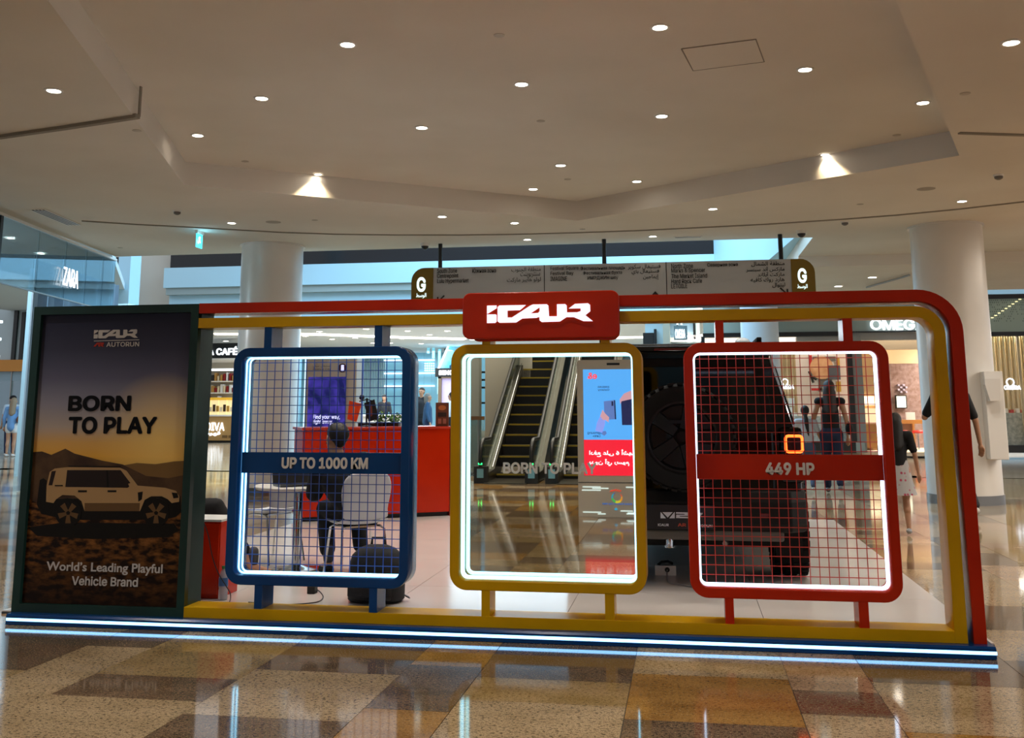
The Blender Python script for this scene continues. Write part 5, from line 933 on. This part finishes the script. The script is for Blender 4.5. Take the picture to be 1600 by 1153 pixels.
# glazed bay right of the big column
rb = empty('glazed_bay', at(1580, 706, YO), 'glazed shop bay with lattice header right of the big column', 'shop front')
def rx(nm, xa, xb, yt, yb, Ya, Yb, m): return bx(nm, xa, xb, yt, yb, Ya, Yb, m, rb)
lat = mat('lattice_header', '#9DB0A6', .4); rx('header', 1530, 1660, 466, 518, YO, YO+.2, lat); rx('header_bar', 1530, 1660, 459, 466, YO-.05, YO+.2, M_frame); rx('header_bar', 1530, 1660, 518, 524.5, YO-.05, YO+.2, M_frame)
wr = random.Random(11); mb = MB()
for i in range(26):
    for j in range(10):
        if wr.random() < .8-.05*j:
            c = at(1536+i*3.2+(j % 2)*1.6, 469+j*3.6, YO-.004); mb.box(c.x-.008, c.x+.008, YO-.006, YO+.002, c.z-.016, c.z+.016)
o = mb.build('perforations', mat('lattice_hole', '#5F7068', .6), rb); o['kind'] = 'stuff'
mb = MB()
for k in range(11):
    c = at(1545+k*5.4, 500-k*3.6, YO-.012); mb.box(c.x-.03, c.x+.03, YO-.014, YO-.004, c.z-.008, c.z+.008)
o = mb.build('spark_lights', mat('spark_light', '#FFE9B0', .4, emis='#FFE9A8', es=1.5), rb); o['kind'] = 'stuff'
for k, xa in enumerate(range(1540, 1650, 4)): rx('curtain', xa, xa+3.6, 525, 690, YO+.7+.06*(k % 2), YO+.78+.06*(k % 2), mat('curtain_cream', '#D6C49C', .8))
rx('side_post', 1540, 1548, 525, 696, YO+.1, YO+.3, M_white); rx('display_plinth', 1556, 1660, 645, 696, YO+.2, YO+.6, noisy(mat('plinth_stone', '#A8ACA0', .5), '#949A90', '#C0C4B8', 10)); rx('plinth', 1530, 1660, 696, 707.5, YO-.02, YO+.7, M_frame); rx('mullion', 1595, 1598, 525, 696, YO+.05, YO+.12, mat('mullion_beige', '#B8A888', .5))
ring_mark(1578.5, 597, 5, YO+.04, M_letw, rb); px_text('OMEGA', 1569, 1595, 602, 609, YO+.04, M_letw, rb, thick=.03, bold=.03)
for k in range(4): rx('display_item', 1570+k*9, 1575+k*9, 638+(k % 2)*2, 645, YO+.3, YO+.45, mat('item_red', '#C04038', .4) if k % 2 else mat('display_white', '#F2EADA'))
rx('bay_wall', 1530, 1660, 524, 700, YO+1.4, YO+1.5, M_cream)

# ------------------------------------------------------------------ fashion shop on the left
za = empty('glass_storefront', (-10, 8, 0), 'tall glass shop fascia with white ZARA letters at the left edge', 'shop front')
A, B = Vector((-8.45, 2.2, 0)), Vector((-10.15, 10.7, 0)); dv2 = (B-A); zf = 3.088
def zpan(nm, t0, t1, z0, z1, m, off=0., th=.02):
    p, q = A+dv2*t0, A+dv2*t1; n = Vector((-dv2.y, dv2.x, 0)).normalized(); n = n if n.x < 0 else -n; p += n*off; q += n*off
    return MB().loft([[(p.x, p.y, z0), (q.x, q.y, z0), (q.x, q.y, z1), (p.x, p.y, z1)], [(p.x+n.x*th, p.y+n.y*th, z0), (q.x+n.x*th, q.y+n.y*th, z0), (q.x+n.x*th, q.y+n.y*th, z1), (p.x+n.x*th, p.y+n.y*th, z1)]]).build(nm, m, za)
ts = [.0, .25, .475, .62, .74, .84, .93, 1.0]
for i in range(len(ts)-1): zpan('glass_panel', ts[i]+.001, ts[i+1]-.001, zf, ZC-.002, M_bglass)
zpan('steel_edge', 0, 1, zf-.02, zf, M_steel, 0, .03); zpan('top_channel', 0, 1, ZC-.04, ZC-.002, M_white, -.02, .06); zpan('mullion', .470, .479, zf-.02, ZC-.002, M_dark, -.01, .05)
for x, y, lb in ((17, 372, 'nearer the picture edge'), (64, 396, 'nearer the lit letters')): downlight(x, y, 4.24, 'round downlight behind the shop glass, '+lb, 1.2, 60)
lamp('POINT', 'store_fill', (-12.6, 7, 3.3), 240, (.85, .94, 1), shadow_soft_size=.3)  # point light without a fitting, added to brighten the store ceiling
# letters on the glass
ca, cb_ = None, None
def onA(x, y):               # where the view line meets the fascia's plane
    n = Vector((-dv2.y, dv2.x, 0)); d = ray(x, y); t = (A-CAM).dot(n)/d.dot(n); return CAM+d*t
pL, pR = onA(94, 445), onA(117.5, 449); hl = (onA(100, 417)-onA(100, 445)).length; ang = math.atan2(dv2.y, dv2.x)
text('ZARA', (pL.x+.06, pL.y-.02, pL.z), (Vector((pR.x, pR.y))-Vector((pL.x, pL.y))).length, hl, mat('zara_letters', '#FFFFFF', .4, emis='#F4F8FF', es=1.2), za, thick=.012, bold=0, ang=ang)
M_stw = mat('store_wall_blue', '#8FA6B4', .6); M_std = mat('store_dark', '#12161A', .4); M_stc = mat('store_ceiling_white', '#C8D4DA', .7)
struct(box('store_wall', -16.2, -16, 0, 14.5, 0, 5, M_stw)); struct(box('store_back_wall', -30, X(183, 430, 24.2), 24.2, 24.4, 0, 6, M_stw)); struct(MB().prism([(-20, -2), (-8.3, -2), (-10.2, 10.5), (-17.3, 24), (-20, 24)], 'z', 4.25, 4.4).build('store_ceiling', M_stc)); struct(box('store_side', -20, -8.2, -2.2, -2, 0, 4.4, M_stw))
# folded curtains behind the glass
mb_p = MB(); n = 60; pts = [(-11.0-k*.012+.06*math.sin(k*1.9), 9.6+k*.066) for k in range(n)]
tag(MB().loft([[(x, y, z) for x, y in pts]+[(x-.03, y, z) for x, y in reversed(pts)] for z in (0.01, 3.9)]).build('curtain', mat('store_curtain', '#8A9FB0', .8), None, True), 'long grey-blue folded curtain inside the glass shop front', 'curtain')
struct(box('shop_pilaster', X(39, 520, 13), X(51, 520, 13), 13, 13.3, 0, 4.3, M_pale)); 
for k in range(3): tag(box('shelf_light', X(-30, 520, 12.5), X(3, 520, 12.5), 12.4, 12.5, Z(0, 505+k*27, 12.5), Z(0, 501+k*27, 12.5), mat('shelf_glow', '#FFFFFF', .4, emis='#E8F6FF', es=1.5)), 'thin lit shelf edge inside the glass shop, %s of three at the picture edge' % ('top', 'middle', 'bottom')[k], 'shelf light')
ob = empty('door_portal', at(22, 700, 21.4), 'glass shop entrance under an orange beam at the left edge', 'shop entrance')
box('beam', X(-60, 571, 21.4), X(100, 571, 21.4), 21.4, 21.8, Z(20, 580, 21.4), Z(20, 562, 21.4), mat('portal_orange', '#C8822A', .4), ob)
box('upper_wall', X(-60, 500, 21.6), X(100, 500, 21.6), 21.65, 21.8, Z(20, 562, 21.6), Z(20, 455, 21.6), mat('portal_wall', '#B4C4CC', .5), ob)
for xa, xb, yt in ((22, 27.5, 468), (34, 39.5, 488), (-20, -12, 468)): box('dark_slot', X(xa, 500, 21.6), X(xb, 500, 21.6), 21.58, 21.66, Z(20, 562, 21.6), Z(20, yt, 21.6), M_std, ob)
for xa in (-20, 12, 30, 42): box('door_frame', X(xa, 650, 21.5), X(xa+1.5, 650, 21.5), 21.5, 21.6, 0, Z(20, 580, 21.5), M_steel, ob)
for xa, xb in ((-20, 12), (12, 30), (30, 42)): box('door_leaf', X(xa+2, 650, 21.5), X(xb, 650, 21.5), 21.54, 21.56, .05, Z(20, 595, 21.5), M_bglass, ob)
box('header_glass', X(-20, 590, 21.5), X(44, 590, 21.5), 21.52, 21.58, Z(20, 595, 21.5), Z(20, 581, 21.5), M_stw, ob)

# ------------------------------------------------------------------ chocolate cafe kiosk far left
YG = 32.; gk = empty('cafe_kiosk', at(340, 690, YG), 'chocolate cafe counter with white GODIVA letters seen left of the blue panel', 'kiosk')
def gb_(nm, xa, xb, yt, yb, Ya, Yb, m, par=gk): return box(nm, X(xa, (yt+yb)/2, Ya), X(xb, (yt+yb)/2, Ya), Ya, Yb, Z((xa+xb)/2, yb, Ya), Z((xa+xb)/2, yt, Ya), m, par)
M_tan = mat('kiosk_tan', '#A8824E', .5); gb_('counter_front', 250, 364, 649, 688, YG, YG+.8, M_tan); gb_('counter_edge', 250, 365, 648, 650.5, YG-.03, YG+.9, M_white); gb_('plinth', 250, 364, 688, 694, YG+.05, YG+.8, M_frame)
for k in range(6): gb_('show_case', 290+k*13, 302+k*13, 624, 648, YG+.15, YG+.7, mat('case_glow', '#E8D8A8', .3, emis='#F4DDA0', es=.45)); gb_('case_top', 290+k*13, 302.5+k*13, 621, 625, YG+.1, YG+.75, mat('case_amber', '#D8A838', .4, emis='#E8B030', es=.3))
for k in range(12):
    q = 300+k*5.4; gb_('sweet_box', q, q+3.6, 632+(k % 3)*2, 643, YG+.1, YG+.14, mat(('sweet_dark', 'sweet_gold', 'sweet_cream')[k % 3], ('#3A2418', '#B88A3A', '#E0D0B0')[k % 3], .5))
px_text('GODIVA', 305, 350, 660, 673, YG-.02, M_letw, gk, thick=.04, bold=.01); px_text(arabic('قهوة'), 322, 344, 674, 681, YG-.02, M_letw, gk, thick=.03, bold=.02)
for xa in (347, 357): gb_('vent', xa, xa+8, 680, 684, YG-.02, YG, mat('vent_brown', '#6A4E2A', .6))
gb_('sign_board', 260, 373, 536.5, 560, YG+.1, YG+.3, mat('sign_black', '#101214', .4)); px_text('GODIVA CAF\u00c9', 283, 370.5, 541.5, 555, YG+.06, M_letw, gk, thick=.03, bold=.03)
gb_('back_wall', 250, 372, 560, 650, YG+2.4, YG+2.5, mat('kiosk_back', '#C8BCA8', .7)); gb_('canopy', 250, 372, 560, 563, YG+.1, YG+2.5, M_white)
for k in range(3): gb_('shelf', 300, 372, 577+k*18, 579+k*18, YG+2.0, YG+2.4, M_white)
gb_('shelf_light', 300, 366, 576, 579.5, YG+1.95, YG+2.0, mat('shelf_glow', '#FFFFFF'))
gr = random.Random(8)
for r_i in range(3):
    for k in range(13):
        q = 312+k*4.6; h_ = gr.uniform(6, 13); gb_('packet', q, q+gr.uniform(2.4, 4), 594.5+r_i*18-h_+1.5*0, 594.8+r_i*18, YG+2.05, YG+2.3, mat('packet_%d' % gr.randrange(5), ('#8A1A1C', '#2A2A2E', '#D8C8A8', '#B88A4A', '#E0E0E0')[0], .5)) if False else gb_('packet', q, q+gr.uniform(2.4, 4), 595+r_i*18-h_, 595+r_i*18, YG+2.05, YG+2.3, [mat('packet_red', '#8A1A1C', .5), mat('packet_dark', '#2A2A2E', .5), mat('packet_cream', '#D8C8A8', .5), mat('packet_gold', '#B88A4A', .5), mat('packet_white', '#E0E0E0', .5)][gr.randrange(5)])
# small shop with a black sign near the mirror's left side
YB = 34.; bs = empty('shop_unit', at(697, 690, YB), 'dark framed shop unit with white BING letters left of the yellow frame', 'shop front')
def bb(nm, xa, xb, yt, yb, Ya, Yb, m): return gb_(nm, xa, xb, yt, yb, Ya, Yb, m, bs)
bb('sign_board', 680, 740, 575, 588.5, YB, YB+.3, mat('sign_black', '#101214')); px_text('BING', 686, 708, 578.5, 586, YB-.03, M_letw, bs, thick=.03, bold=.04); bb('frame_post', 684, 689, 588, 690, YB+.02, YB+.3, mat('unit_brown', '#6A5A48', .5)); bb('lit_panel', 689, 735, 590, 690, YB+.15, YB+.3, mat('unit_lilac', '#A8A0C8', .4, emis='#B4A8D8', es=.45))
bb('top_rail', 684, 735, 587.5, 591, YB+.02, YB+.3, mat('unit_brown', '#6A5A48'))
# far white counter behind the red one
fc = empty('far_counter', at(575, 700, 31), 'white curved information counter far behind the red counter', 'counter'); gb_('front', 535, 632, 650, 700, 31, 31.8, M_white, fc); gb_('top', 533, 634, 648, 650.5, 30.9, 31.9, M_white, fc)
lm = at(558, 640, 29.5); lm2 = empty('lit_stand', (lm.x, 29.5, 0), 'small lit red and cream display stand behind the hanging cards', 'display stand'); gb_('lamp_face', 555, 561, 609, 622, 29.5, 29.6, mat('stand_glow', '#FFF0C8', .4, emis='#FFE2A0', es=1.5), lm2); gb_('frame', 553, 566, 608, 626, 29.6, 29.7, mat('stand_red', '#B03A2E', .5), lm2); gb_('post', 557, 561, 626, 704, 29.62, 29.7, M_dark, lm2)

# ------------------------------------------------------------------ far atrium: glass front with white floor bands and an escalator
YF = 44.; fa = empty('glass_facade', at(620, 600, YF), 'tall blue glass front with white floor bands at the far end', 'facade'); M_fg = mat('facade_glass', '#8CCBE4', .2, spec=.6); M_fb = mat('facade_band', '#F2FAFF', .5, emis='#E8FAFF', es=.9)
for k in range(24):
    q = 470+k*12; box('pane', X(q+.15, 620, YF+.1), X(q+11.85, 620, YF+.1), YF+.1, YF+.2, .01, 4.03, M_fg, fa)
for yy in (561.5, 582, 602): gb_('band', 600, 678, yy, yy+2.2, YF-.1, YF+.1, M_fb, fa)
for k in range(16): q = 560+k*2.7; gb_('mullion', q, q+.8, 560, 660, YF-.02, YF+.08, mat('mullion_pale', '#CFE8F0', .5), fa)
mb = MB()
for i in range(5):
    for j in range(4):
        c = at(664+i*3.4, 568+j*3.6, YF-.05); mb.box(c.x-.03, c.x+.03, YF-.06, YF, c.z-.03, c.z+.03)
o = mb.build('dot_lights', M_fb, fa); o['kind'] = 'stuff'
ex = empty('escalator', at(700, 640, 38), 'pale blue far escalator rising behind the shop unit', 'escalator'); M_cy = mat('cyan_glass', '#9FE0F0', .2, emis='#7FD8F0', es=.25); M_step = mat('far_step', '#2A4A5A', .5)
for k in range(16):
    y0, z0 = 37.5+k*.34, 2.2+k*.2; xa, xb = X(694, 570, y0), X(712, 570, y0); box('step', xa, xb, y0, y0+.36, z0-.2, z0, M_step, ex)
for xx in (691.5, 713):
    P = [(X(xx, 570, 37.2), 37.2, 2.1), (X(xx, 570, 43), 43, 5.5)]; MB().prism([(37.2, 1.9), (43, 5.3), (43, 6.3), (37.2, 2.9)], 'x', X(xx, 570, 38)-.04, X(xx, 570, 38)+.04).build('balustrade', M_cy, ex); MB().tube([(X(xx, 570, 38), 37.2, 2.95), (X(xx, 570, 38), 43, 6.35)], .05, 6).build('handrail', M_fb, ex, True)
for xa, yt, yb in ((667, 542, 552), (675, 540, 560), (684, 545, 680)): gb_('glass_fin', xa, xa+4, yt, yb, 40, 40.1, M_cy, ex)
# recessed lights in the far ceiling
for k, (x, y) in enumerate(sorted(((499, 518), (540, 523), (477, 525), (519, 530), (555, 528), (572, 514), (637, 517), (671, 523), (685, 529), (629, 529), (610, 536), (658, 537), (353, 533), (699, 517), (583, 536)))):
    p = onz(x, y, 4.04)
    t = empty('downlight', (p.x, p.y, 4.04), 'small downlight in the far ceiling beyond the atrium, %s from the left' % ('first second third fourth fifth sixth seventh eighth ninth tenth eleventh twelfth thirteenth fourteenth fifteenth'.split()[k]), 'ceiling light', 'far ceiling downlights')
    o = bpy.data.objects.new('lens', bpy._dl[1]); COL.objects.link(o); o.parent = t; o.scale = (2, 2, 1); o = bpy.data.objects.new('ring', bpy._dl[0]); COL.objects.link(o); o.parent = t; o.scale = (2, 2, 1)
for x, y, z, lb in ((1363, 433, ZC-.19, 'right of the hanging sign'), (1310, 447, ZC-.19, 'just over the red arch')): downlight(x, y, z, 'round downlight in the stepped ceiling '+lb, 1.4, 30)
pp_ = tag(MB().tube([onz(1354, 449, 3.8), onz(1421, 430, 3.8)], .02, 8).build('ceiling_rail', M_steel, None, True), 'thin steel rail under the stepped ceiling beside the right column', 'rail')
# ------------------------------------------------------------------ behind the viewer: what the mirror shows
def mir(x, y, Yv): p = at(x, y, Yv); return Vector((p.x, 2*MY-p.y, p.z))
YK = onz(904, 807).y; k0 = mir(904, 807, YK); kx0 = k0.x; kx1 = kx0+2*(mir(960, 773, YK).x-kx0); KY = k0.y
kt = Z(950, 562, YK); kk = empty('screen_kiosk', ((kx0+kx1)/2, KY-.12, 0), 'grey advertising kiosk with a blue and red phone advert, seen in the mirror', 'kiosk'); M_kg = mat('kiosk_grey', '#DAD4C8', .45)
me = plate_mesh([rrect(kx0, kx1, -.05, kt, .05, 5)], .24, 'body', M_kg, .006); me = upright(me, KY-.12); o = bpy.data.objects.new('body', me); COL.objects.link(o); attach(o, kk)
kz = lambda y: Z(950, y, YK); sx0, sx1 = mir(912, 660, YK).x, kx1-(mir(912, 660, YK).x-kx0)
def kb(nm, xa, xb, za, zb_, m, k=0, par=None): return box(nm, xa, xb, KY+.001+k*.002, KY+.004+k*.002, za, zb_, m, par or kk)
M_sky = mat('screen_blue', '#4E9FE8', .3, emis='#4E9EF0', es=.95); M_srd = mat('screen_red', '#E02038', .3, emis='#E01C34', es=.9)
scr = kb('screen', sx0, sx1, kz(743), kz(577), M_dark); kb('advert_top', sx0, sx1, kz(687), kz(577), M_sky, 1, scr); kb('advert_bottom', sx0, sx1, kz(743), kz(687), M_srd, 1, scr)
kb('speaker_slot', mir(948, 569, YK).x, mir(968, 569, YK).x, kz(570.5), kz(567), M_black)
def kx(x): return at(x, 660, YK).x
M_sw1 = mat('advert_white', '#F4F8FF', .4, emis='#E8F2FF', es=1); M_sn = mat('advert_navy', '#1E2A5A', .4, emis='#1C2858', es=.5); M_sp = mat('advert_phone', '#6A86C8', .4, emis='#5A7CC8', es=.7); M_sd = mat('advert_phone_dark', '#2A2E5A', .4, emis='#22285A', es=.6); M_sl = mat('advert_lilac', '#8C9CE8', .4, emis='#7C90E8', es=.9); M_spk = mat('advert_skin', '#D8A8B0', .4, emis='#C89CB0', es=.7); M_srt = mat('advert_red', '#E8484A', .4, emis='#E8484A', es=.9)
def ktext(s, xa, xb, yt, yb, m, k=3, **kw):     # lettering on the kiosk face; xa, xb as seen in the mirror
    a, b = kx(xa), kx(xb); kw.setdefault('bold', .02); return text(s, (b, KY+.002*k+.003, kz(yb)), b-a, kz(yt)-kz(yb), m, scr, face=1, thick=.002, **kw)
ktext('e&', 919, 934, 582, 592, M_srt); ktext('SAMSUNG', 935, 953, 603, 606, M_sn, bold=.01); ktext('Galaxy', 935, 953, 607.5, 611, M_sn, bold=.01); ktext('Samsung', 918, 940, 674, 679, M_sn, bold=.01); ktext('Care+', 926, 938, 679, 683, M_sn, bold=.01)
ktext(arabic('ادفع على 6 أشهر'), 920, 992, 702, 714, M_sw1, bold=.03); ktext(arabic('بدون أي رسوم'), 920, 982, 717, 728, M_sw1, bold=.03)
def kpoly(pts, m, k, nm='print'): return MB().prism([(kx(x), kz(y)) for x, y in pts], 'y', KY+.002*k+.001, KY+.002*k+.003).build(nm, m, scr)
kpoly([(944, 627), (960, 625), (961, 655), (945, 656)], M_sp, 3, 'phone'); kpoly([(960, 625), (962, 625.5), (963, 655), (961, 655)], M_sn, 3, 'phone_edge'); kpoly([(956, 627), (959, 627), (959, 634), (956, 634)], M_sn, 4, 'phone_camera')
kpoly([(971, 625), (990, 622), (990, 664), (972, 664)], M_sd, 3, 'phone'); kpoly([(980, 626), (984, 626), (984, 637), (980, 637)], M_sn, 4, 'phone_camera'); kpoly([(969, 624), (976, 615), (990, 609), (990, 623), (972, 627), (970, 632)], M_spk, 4, 'fingers')
kpoly([(930, 673), (933, 660), (939, 648), (943, 644), (947, 650), (945, 664), (941, 676)], M_sl, 4, 'wrist'); kpoly([(938, 650), (942, 640), (946, 646), (952, 652), (951, 660), (946, 656), (942, 656)], M_spk, 5, 'fingers'); kpoly([(941, 674), (946, 673), (948, 677), (944, 681), (940, 678)], M_sp, 4, 'heart')
kb('divider', kx0+.002, kx1-.002, kz(754.5), kz(753.5), M_dark)
M_wh = mat('kiosk_white_print', '#E8F6F8', .4, emis='#D8F0F4', es=.6)
for xa, xb, yy in ((909, 937, 761), (924, 949, 763), (908, 937, 766), (976, 992, 761), (909, 937, 800.5), (932, 944, 803), (967, 986, 798), (978, 993, 801), (976, 993, 802.5)): kb('stripe', kx(xa), kx(xb), kz(yy+.9), kz(yy-.9), M_wh, 1)
for i in range(22):
    a0, a1 = math.radians(60-i*14), math.radians(60-(i+1)*14); c = (kx(962), kz(776)); R0, R1 = .052, .052+.028*math.sin(i/22*PI)
    q = [(c[0]+R0*math.cos(a0), c[1]+R0*math.sin(a0)), (c[0]+R1*math.cos(a0), c[1]+R1*math.sin(a0)), (c[0]+R1*math.cos(a1), c[1]+R1*math.sin(a1)), (c[0]+R0*math.cos(a1), c[1]+R0*math.sin(a1))]
    hc = ['#E0503A', '#E8A030', '#D8D040', '#50B860', '#38A8C8', '#4060C8'][min(i//4, 5)]; MB().prism(q, 'y', KY+.003, KY+.006).build('swirl', mat('swirl'+hc, hc, .4, emis=hc, es=.5), kk)
for i in range(5):
    c = (kx(953+i*3.4), kz(765.5-abs(i-2)*-.8)); MB().prism([(c[0]-.022, c[1]-.012), (c[0]+.008, c[1]-.004), (c[0]+.022, c[1]+.014), (c[0]-.006, c[1]+.008)], 'y', KY+.003, KY+.006).build('swirl', mat('swirl#E0503A', '#E0503A'), kk)
text('Dubai Festival City Mall', (kx(985), KY+.004, kz(789)), kx(985)-kx(939), kz(786)-kz(789.5), mat('kiosk_blue', '#4E7ED0', .4, emis='#4E7ED0', es=.4), kk, face=1, thick=.002, bold=.02)
MB().prism([(kx(957), kz(796)), (kx(960), kz(792.5)), (kx(963), kz(796)), (kx(960), kz(797))], 'y', KY+.003, KY+.006).build('marker', mat('kiosk_cyan', '#38A8D8', .4, emis='#38A8D8', es=.6), kk)
box('foot', kx0+.03, kx1-.03, KY-.2, KY-.04, 0, .02, M_dark, kk)
# escalators: bottom landing towards the mirror, rising away from it
V0 = 13.55; SL = math.tan(math.radians(30)); M_estep = mat('escalator_step', '#101012', .5); M_eye = mat('step_yellow', '#A8922E', .5); M_skirt = mat('escalator_steel', '#5C574E', .30, 1); M_rail = mat('handrail_rubber', '#0B0B0C', .4); M_eg = glass('escalator_glass', '#D6E0DC', .25); M_grn = mat('green_lamp', '#30E070', .4, emis='#20F070', es=5)
def escalator(xl, xr_, label, steps=True):
    t = empty('escalator', ((xl+xr_)/2, 2*MY-V0, 0), label, 'escalator'); W_ = lambda x, yv, z: (x, 2*MY-yv, z)
    if steps:
        sm = MB().box(xl, xr_, -.36, 0, -.2, 0).mesh('step', M_estep); em = MB().box(xl, xr_, -.012, .003, -.028, .004).mesh('step_edge', M_eye)
        for k in range(24):
            for nm, me in (('step', sm), ('step_edge', em)):
                o = bpy.data.objects.new(nm, me); COL.objects.link(o); o.location = (0, 2*MY-(V0+k*.345), .02+(k+1)*.2*(.4 if k == 0 else 1)); attach(o, t)
    box('comb_plate', xl, xr_, 2*MY-V0, 2*MY-V0+1.3, 0, .02, M_skirt, t)
    for s, xe in ((-1, xl-.09), (1, xr_+.09)):
        pf = [(V0-1.0, .02), (V0-1.0, .16), (V0-.2, .20), (V0+8.3, .20+8.5*SL), (V0+8.3, -.3+8.5*SL), (V0+.4, .02)]
        MB().prism([(2*MY-a, b) for a, b in pf], 'x', xe-.09, xe+.085).build('skirt', M_skirt, t)
        R_ = .33; zc = .45; top = [(V0-.2, .78), (V0+8.3, .78+8.5*SL)]
        arcp = [(V0-1.0+.18-R_*math.sin(a), zc-R_*math.cos(a)) for a in [PI*k/12 for k in range(13)]]
        path = [(V0-.55, .14)]+arcp+[(V0-.45, .78)]+top; MB().tube([W_(xe, a, b) for a, b in path], .036, 10).build('handrail', M_rail, t, True)
        gl = arcp+[(V0-.45, .77)]+[(V0-.2, .77), (V0+8.3, .77+8.5*SL), (V0+8.3, .2+8.5*SL), (V0-.2, .2), (V0-.9, .15)]; MB().prism([(2*MY-a, b) for a, b in gl], 'x', xe-.006, xe+.006).build('glass_panel', M_eg, t)
        MB().tube([W_(xe-s*.05, V0-.2, .24), W_(xe-s*.05, V0+8.3, .24+8.5*SL)], .009, 8).build('trim', M_chrome, t, True)
        box('newel_base', xe-.12, xe+.12, 2*MY-(V0-.95), 2*MY-(V0-1.15), 0, .30, M_dark, t); box('indicator', xe-.035, xe+.035, 2*MY-(V0-1.165), 2*MY-(V0-1.15), .335, .365, M_grn, t)
        box('notice', xe-.06, xe+.06, 2*MY-(V0-1.156), 2*MY-(V0-1.15), .10, .26, mat('notice_blue', '#6FA8C0', .4), t)
    return t
ctr = at(806, 744, V0).x; wS = .76
escalator(ctr-wS/2, ctr+wS/2, 'black stepped escalator with yellow step edges, seen in the mirror'); escalator(ctr+wS/2+.55, ctr+wS*1.5+.55, 'second escalator half hidden by the kiosk in the mirror')
bl = empty('glass_barrier', (ctr-1.7, 2*MY-13.2, 0), 'low glass barrier with brown rail left of the escalator in the mirror', 'barrier')
box('rail', ctr-3.4, ctr-.62, 2*MY-13.6, 2*MY-13.53, 1.12, 1.19, mat('brown_rail', '#7A5A3A', .4), bl); box('glass', ctr-3.4, ctr-.62, 2*MY-13.58, 2*MY-13.56, .05, 1.12, M_eg, bl)
for k in range(4): box('post', ctr-3.3+k*.85, ctr-3.27+k*.85, 2*MY-13.6, 2*MY-13.54, 0, 1.12, M_steel, bl)
for k, xx in enumerate((-1.6, -1.1)): box('green_light', ctr+xx-.04, ctr+xx+.04, 2*MY-13.54, 2*MY-13.52, .34, .37, M_grn, bl)
# walls and window strip behind the escalators
struct(box('wall_panel', mir(758, 600, 17).x, mir(802, 600, 17).x+.4, 2*MY-17.3, 2*MY-17, 0, 7, mat('panel_beige', '#C4BEAE', .6))); struct(box('wall_panel_left', mir(690, 600, 17).x, mir(746, 600, 17).x, 2*MY-17.5, 2*MY-17.2, 0, 7, mat('panel_grey', '#A8ACA4', .6)))
struct(box('window_1', mir(746, 600, 18).x, mir(758, 600, 18).x, 2*MY-18.4, 2*MY-18.3, .8, 6, mat('window_blue', '#7FB8D8', .2, emis='#6FB4DC', es=.55)))
for yy in (580, 592, 604, 628): box('window_bar', mir(746, 600, 17.6).x, mir(758, 600, 17.6).x, 2*MY-17.7, 2*MY-17.6, Z(752, yy+3, 17.6), Z(752, yy, 17.6), M_dark)
for o in [o for o in bpy.data.objects if o.name.startswith('window_bar')]: attach(o, bpy.data.objects['window_1'])
struct(box('rear_soffit', -14, 10, -20.4, -14, 5.6, 5.8, M_ceil)); 
struct(box('rear_glazing', mir(885, 600, 19).x, mir(1010, 600, 19).x+2, 2*MY-19.2, 2*MY-19.1, 0.2, 3.4, mat('rear_glass_blue', '#5F7F90', .15)))
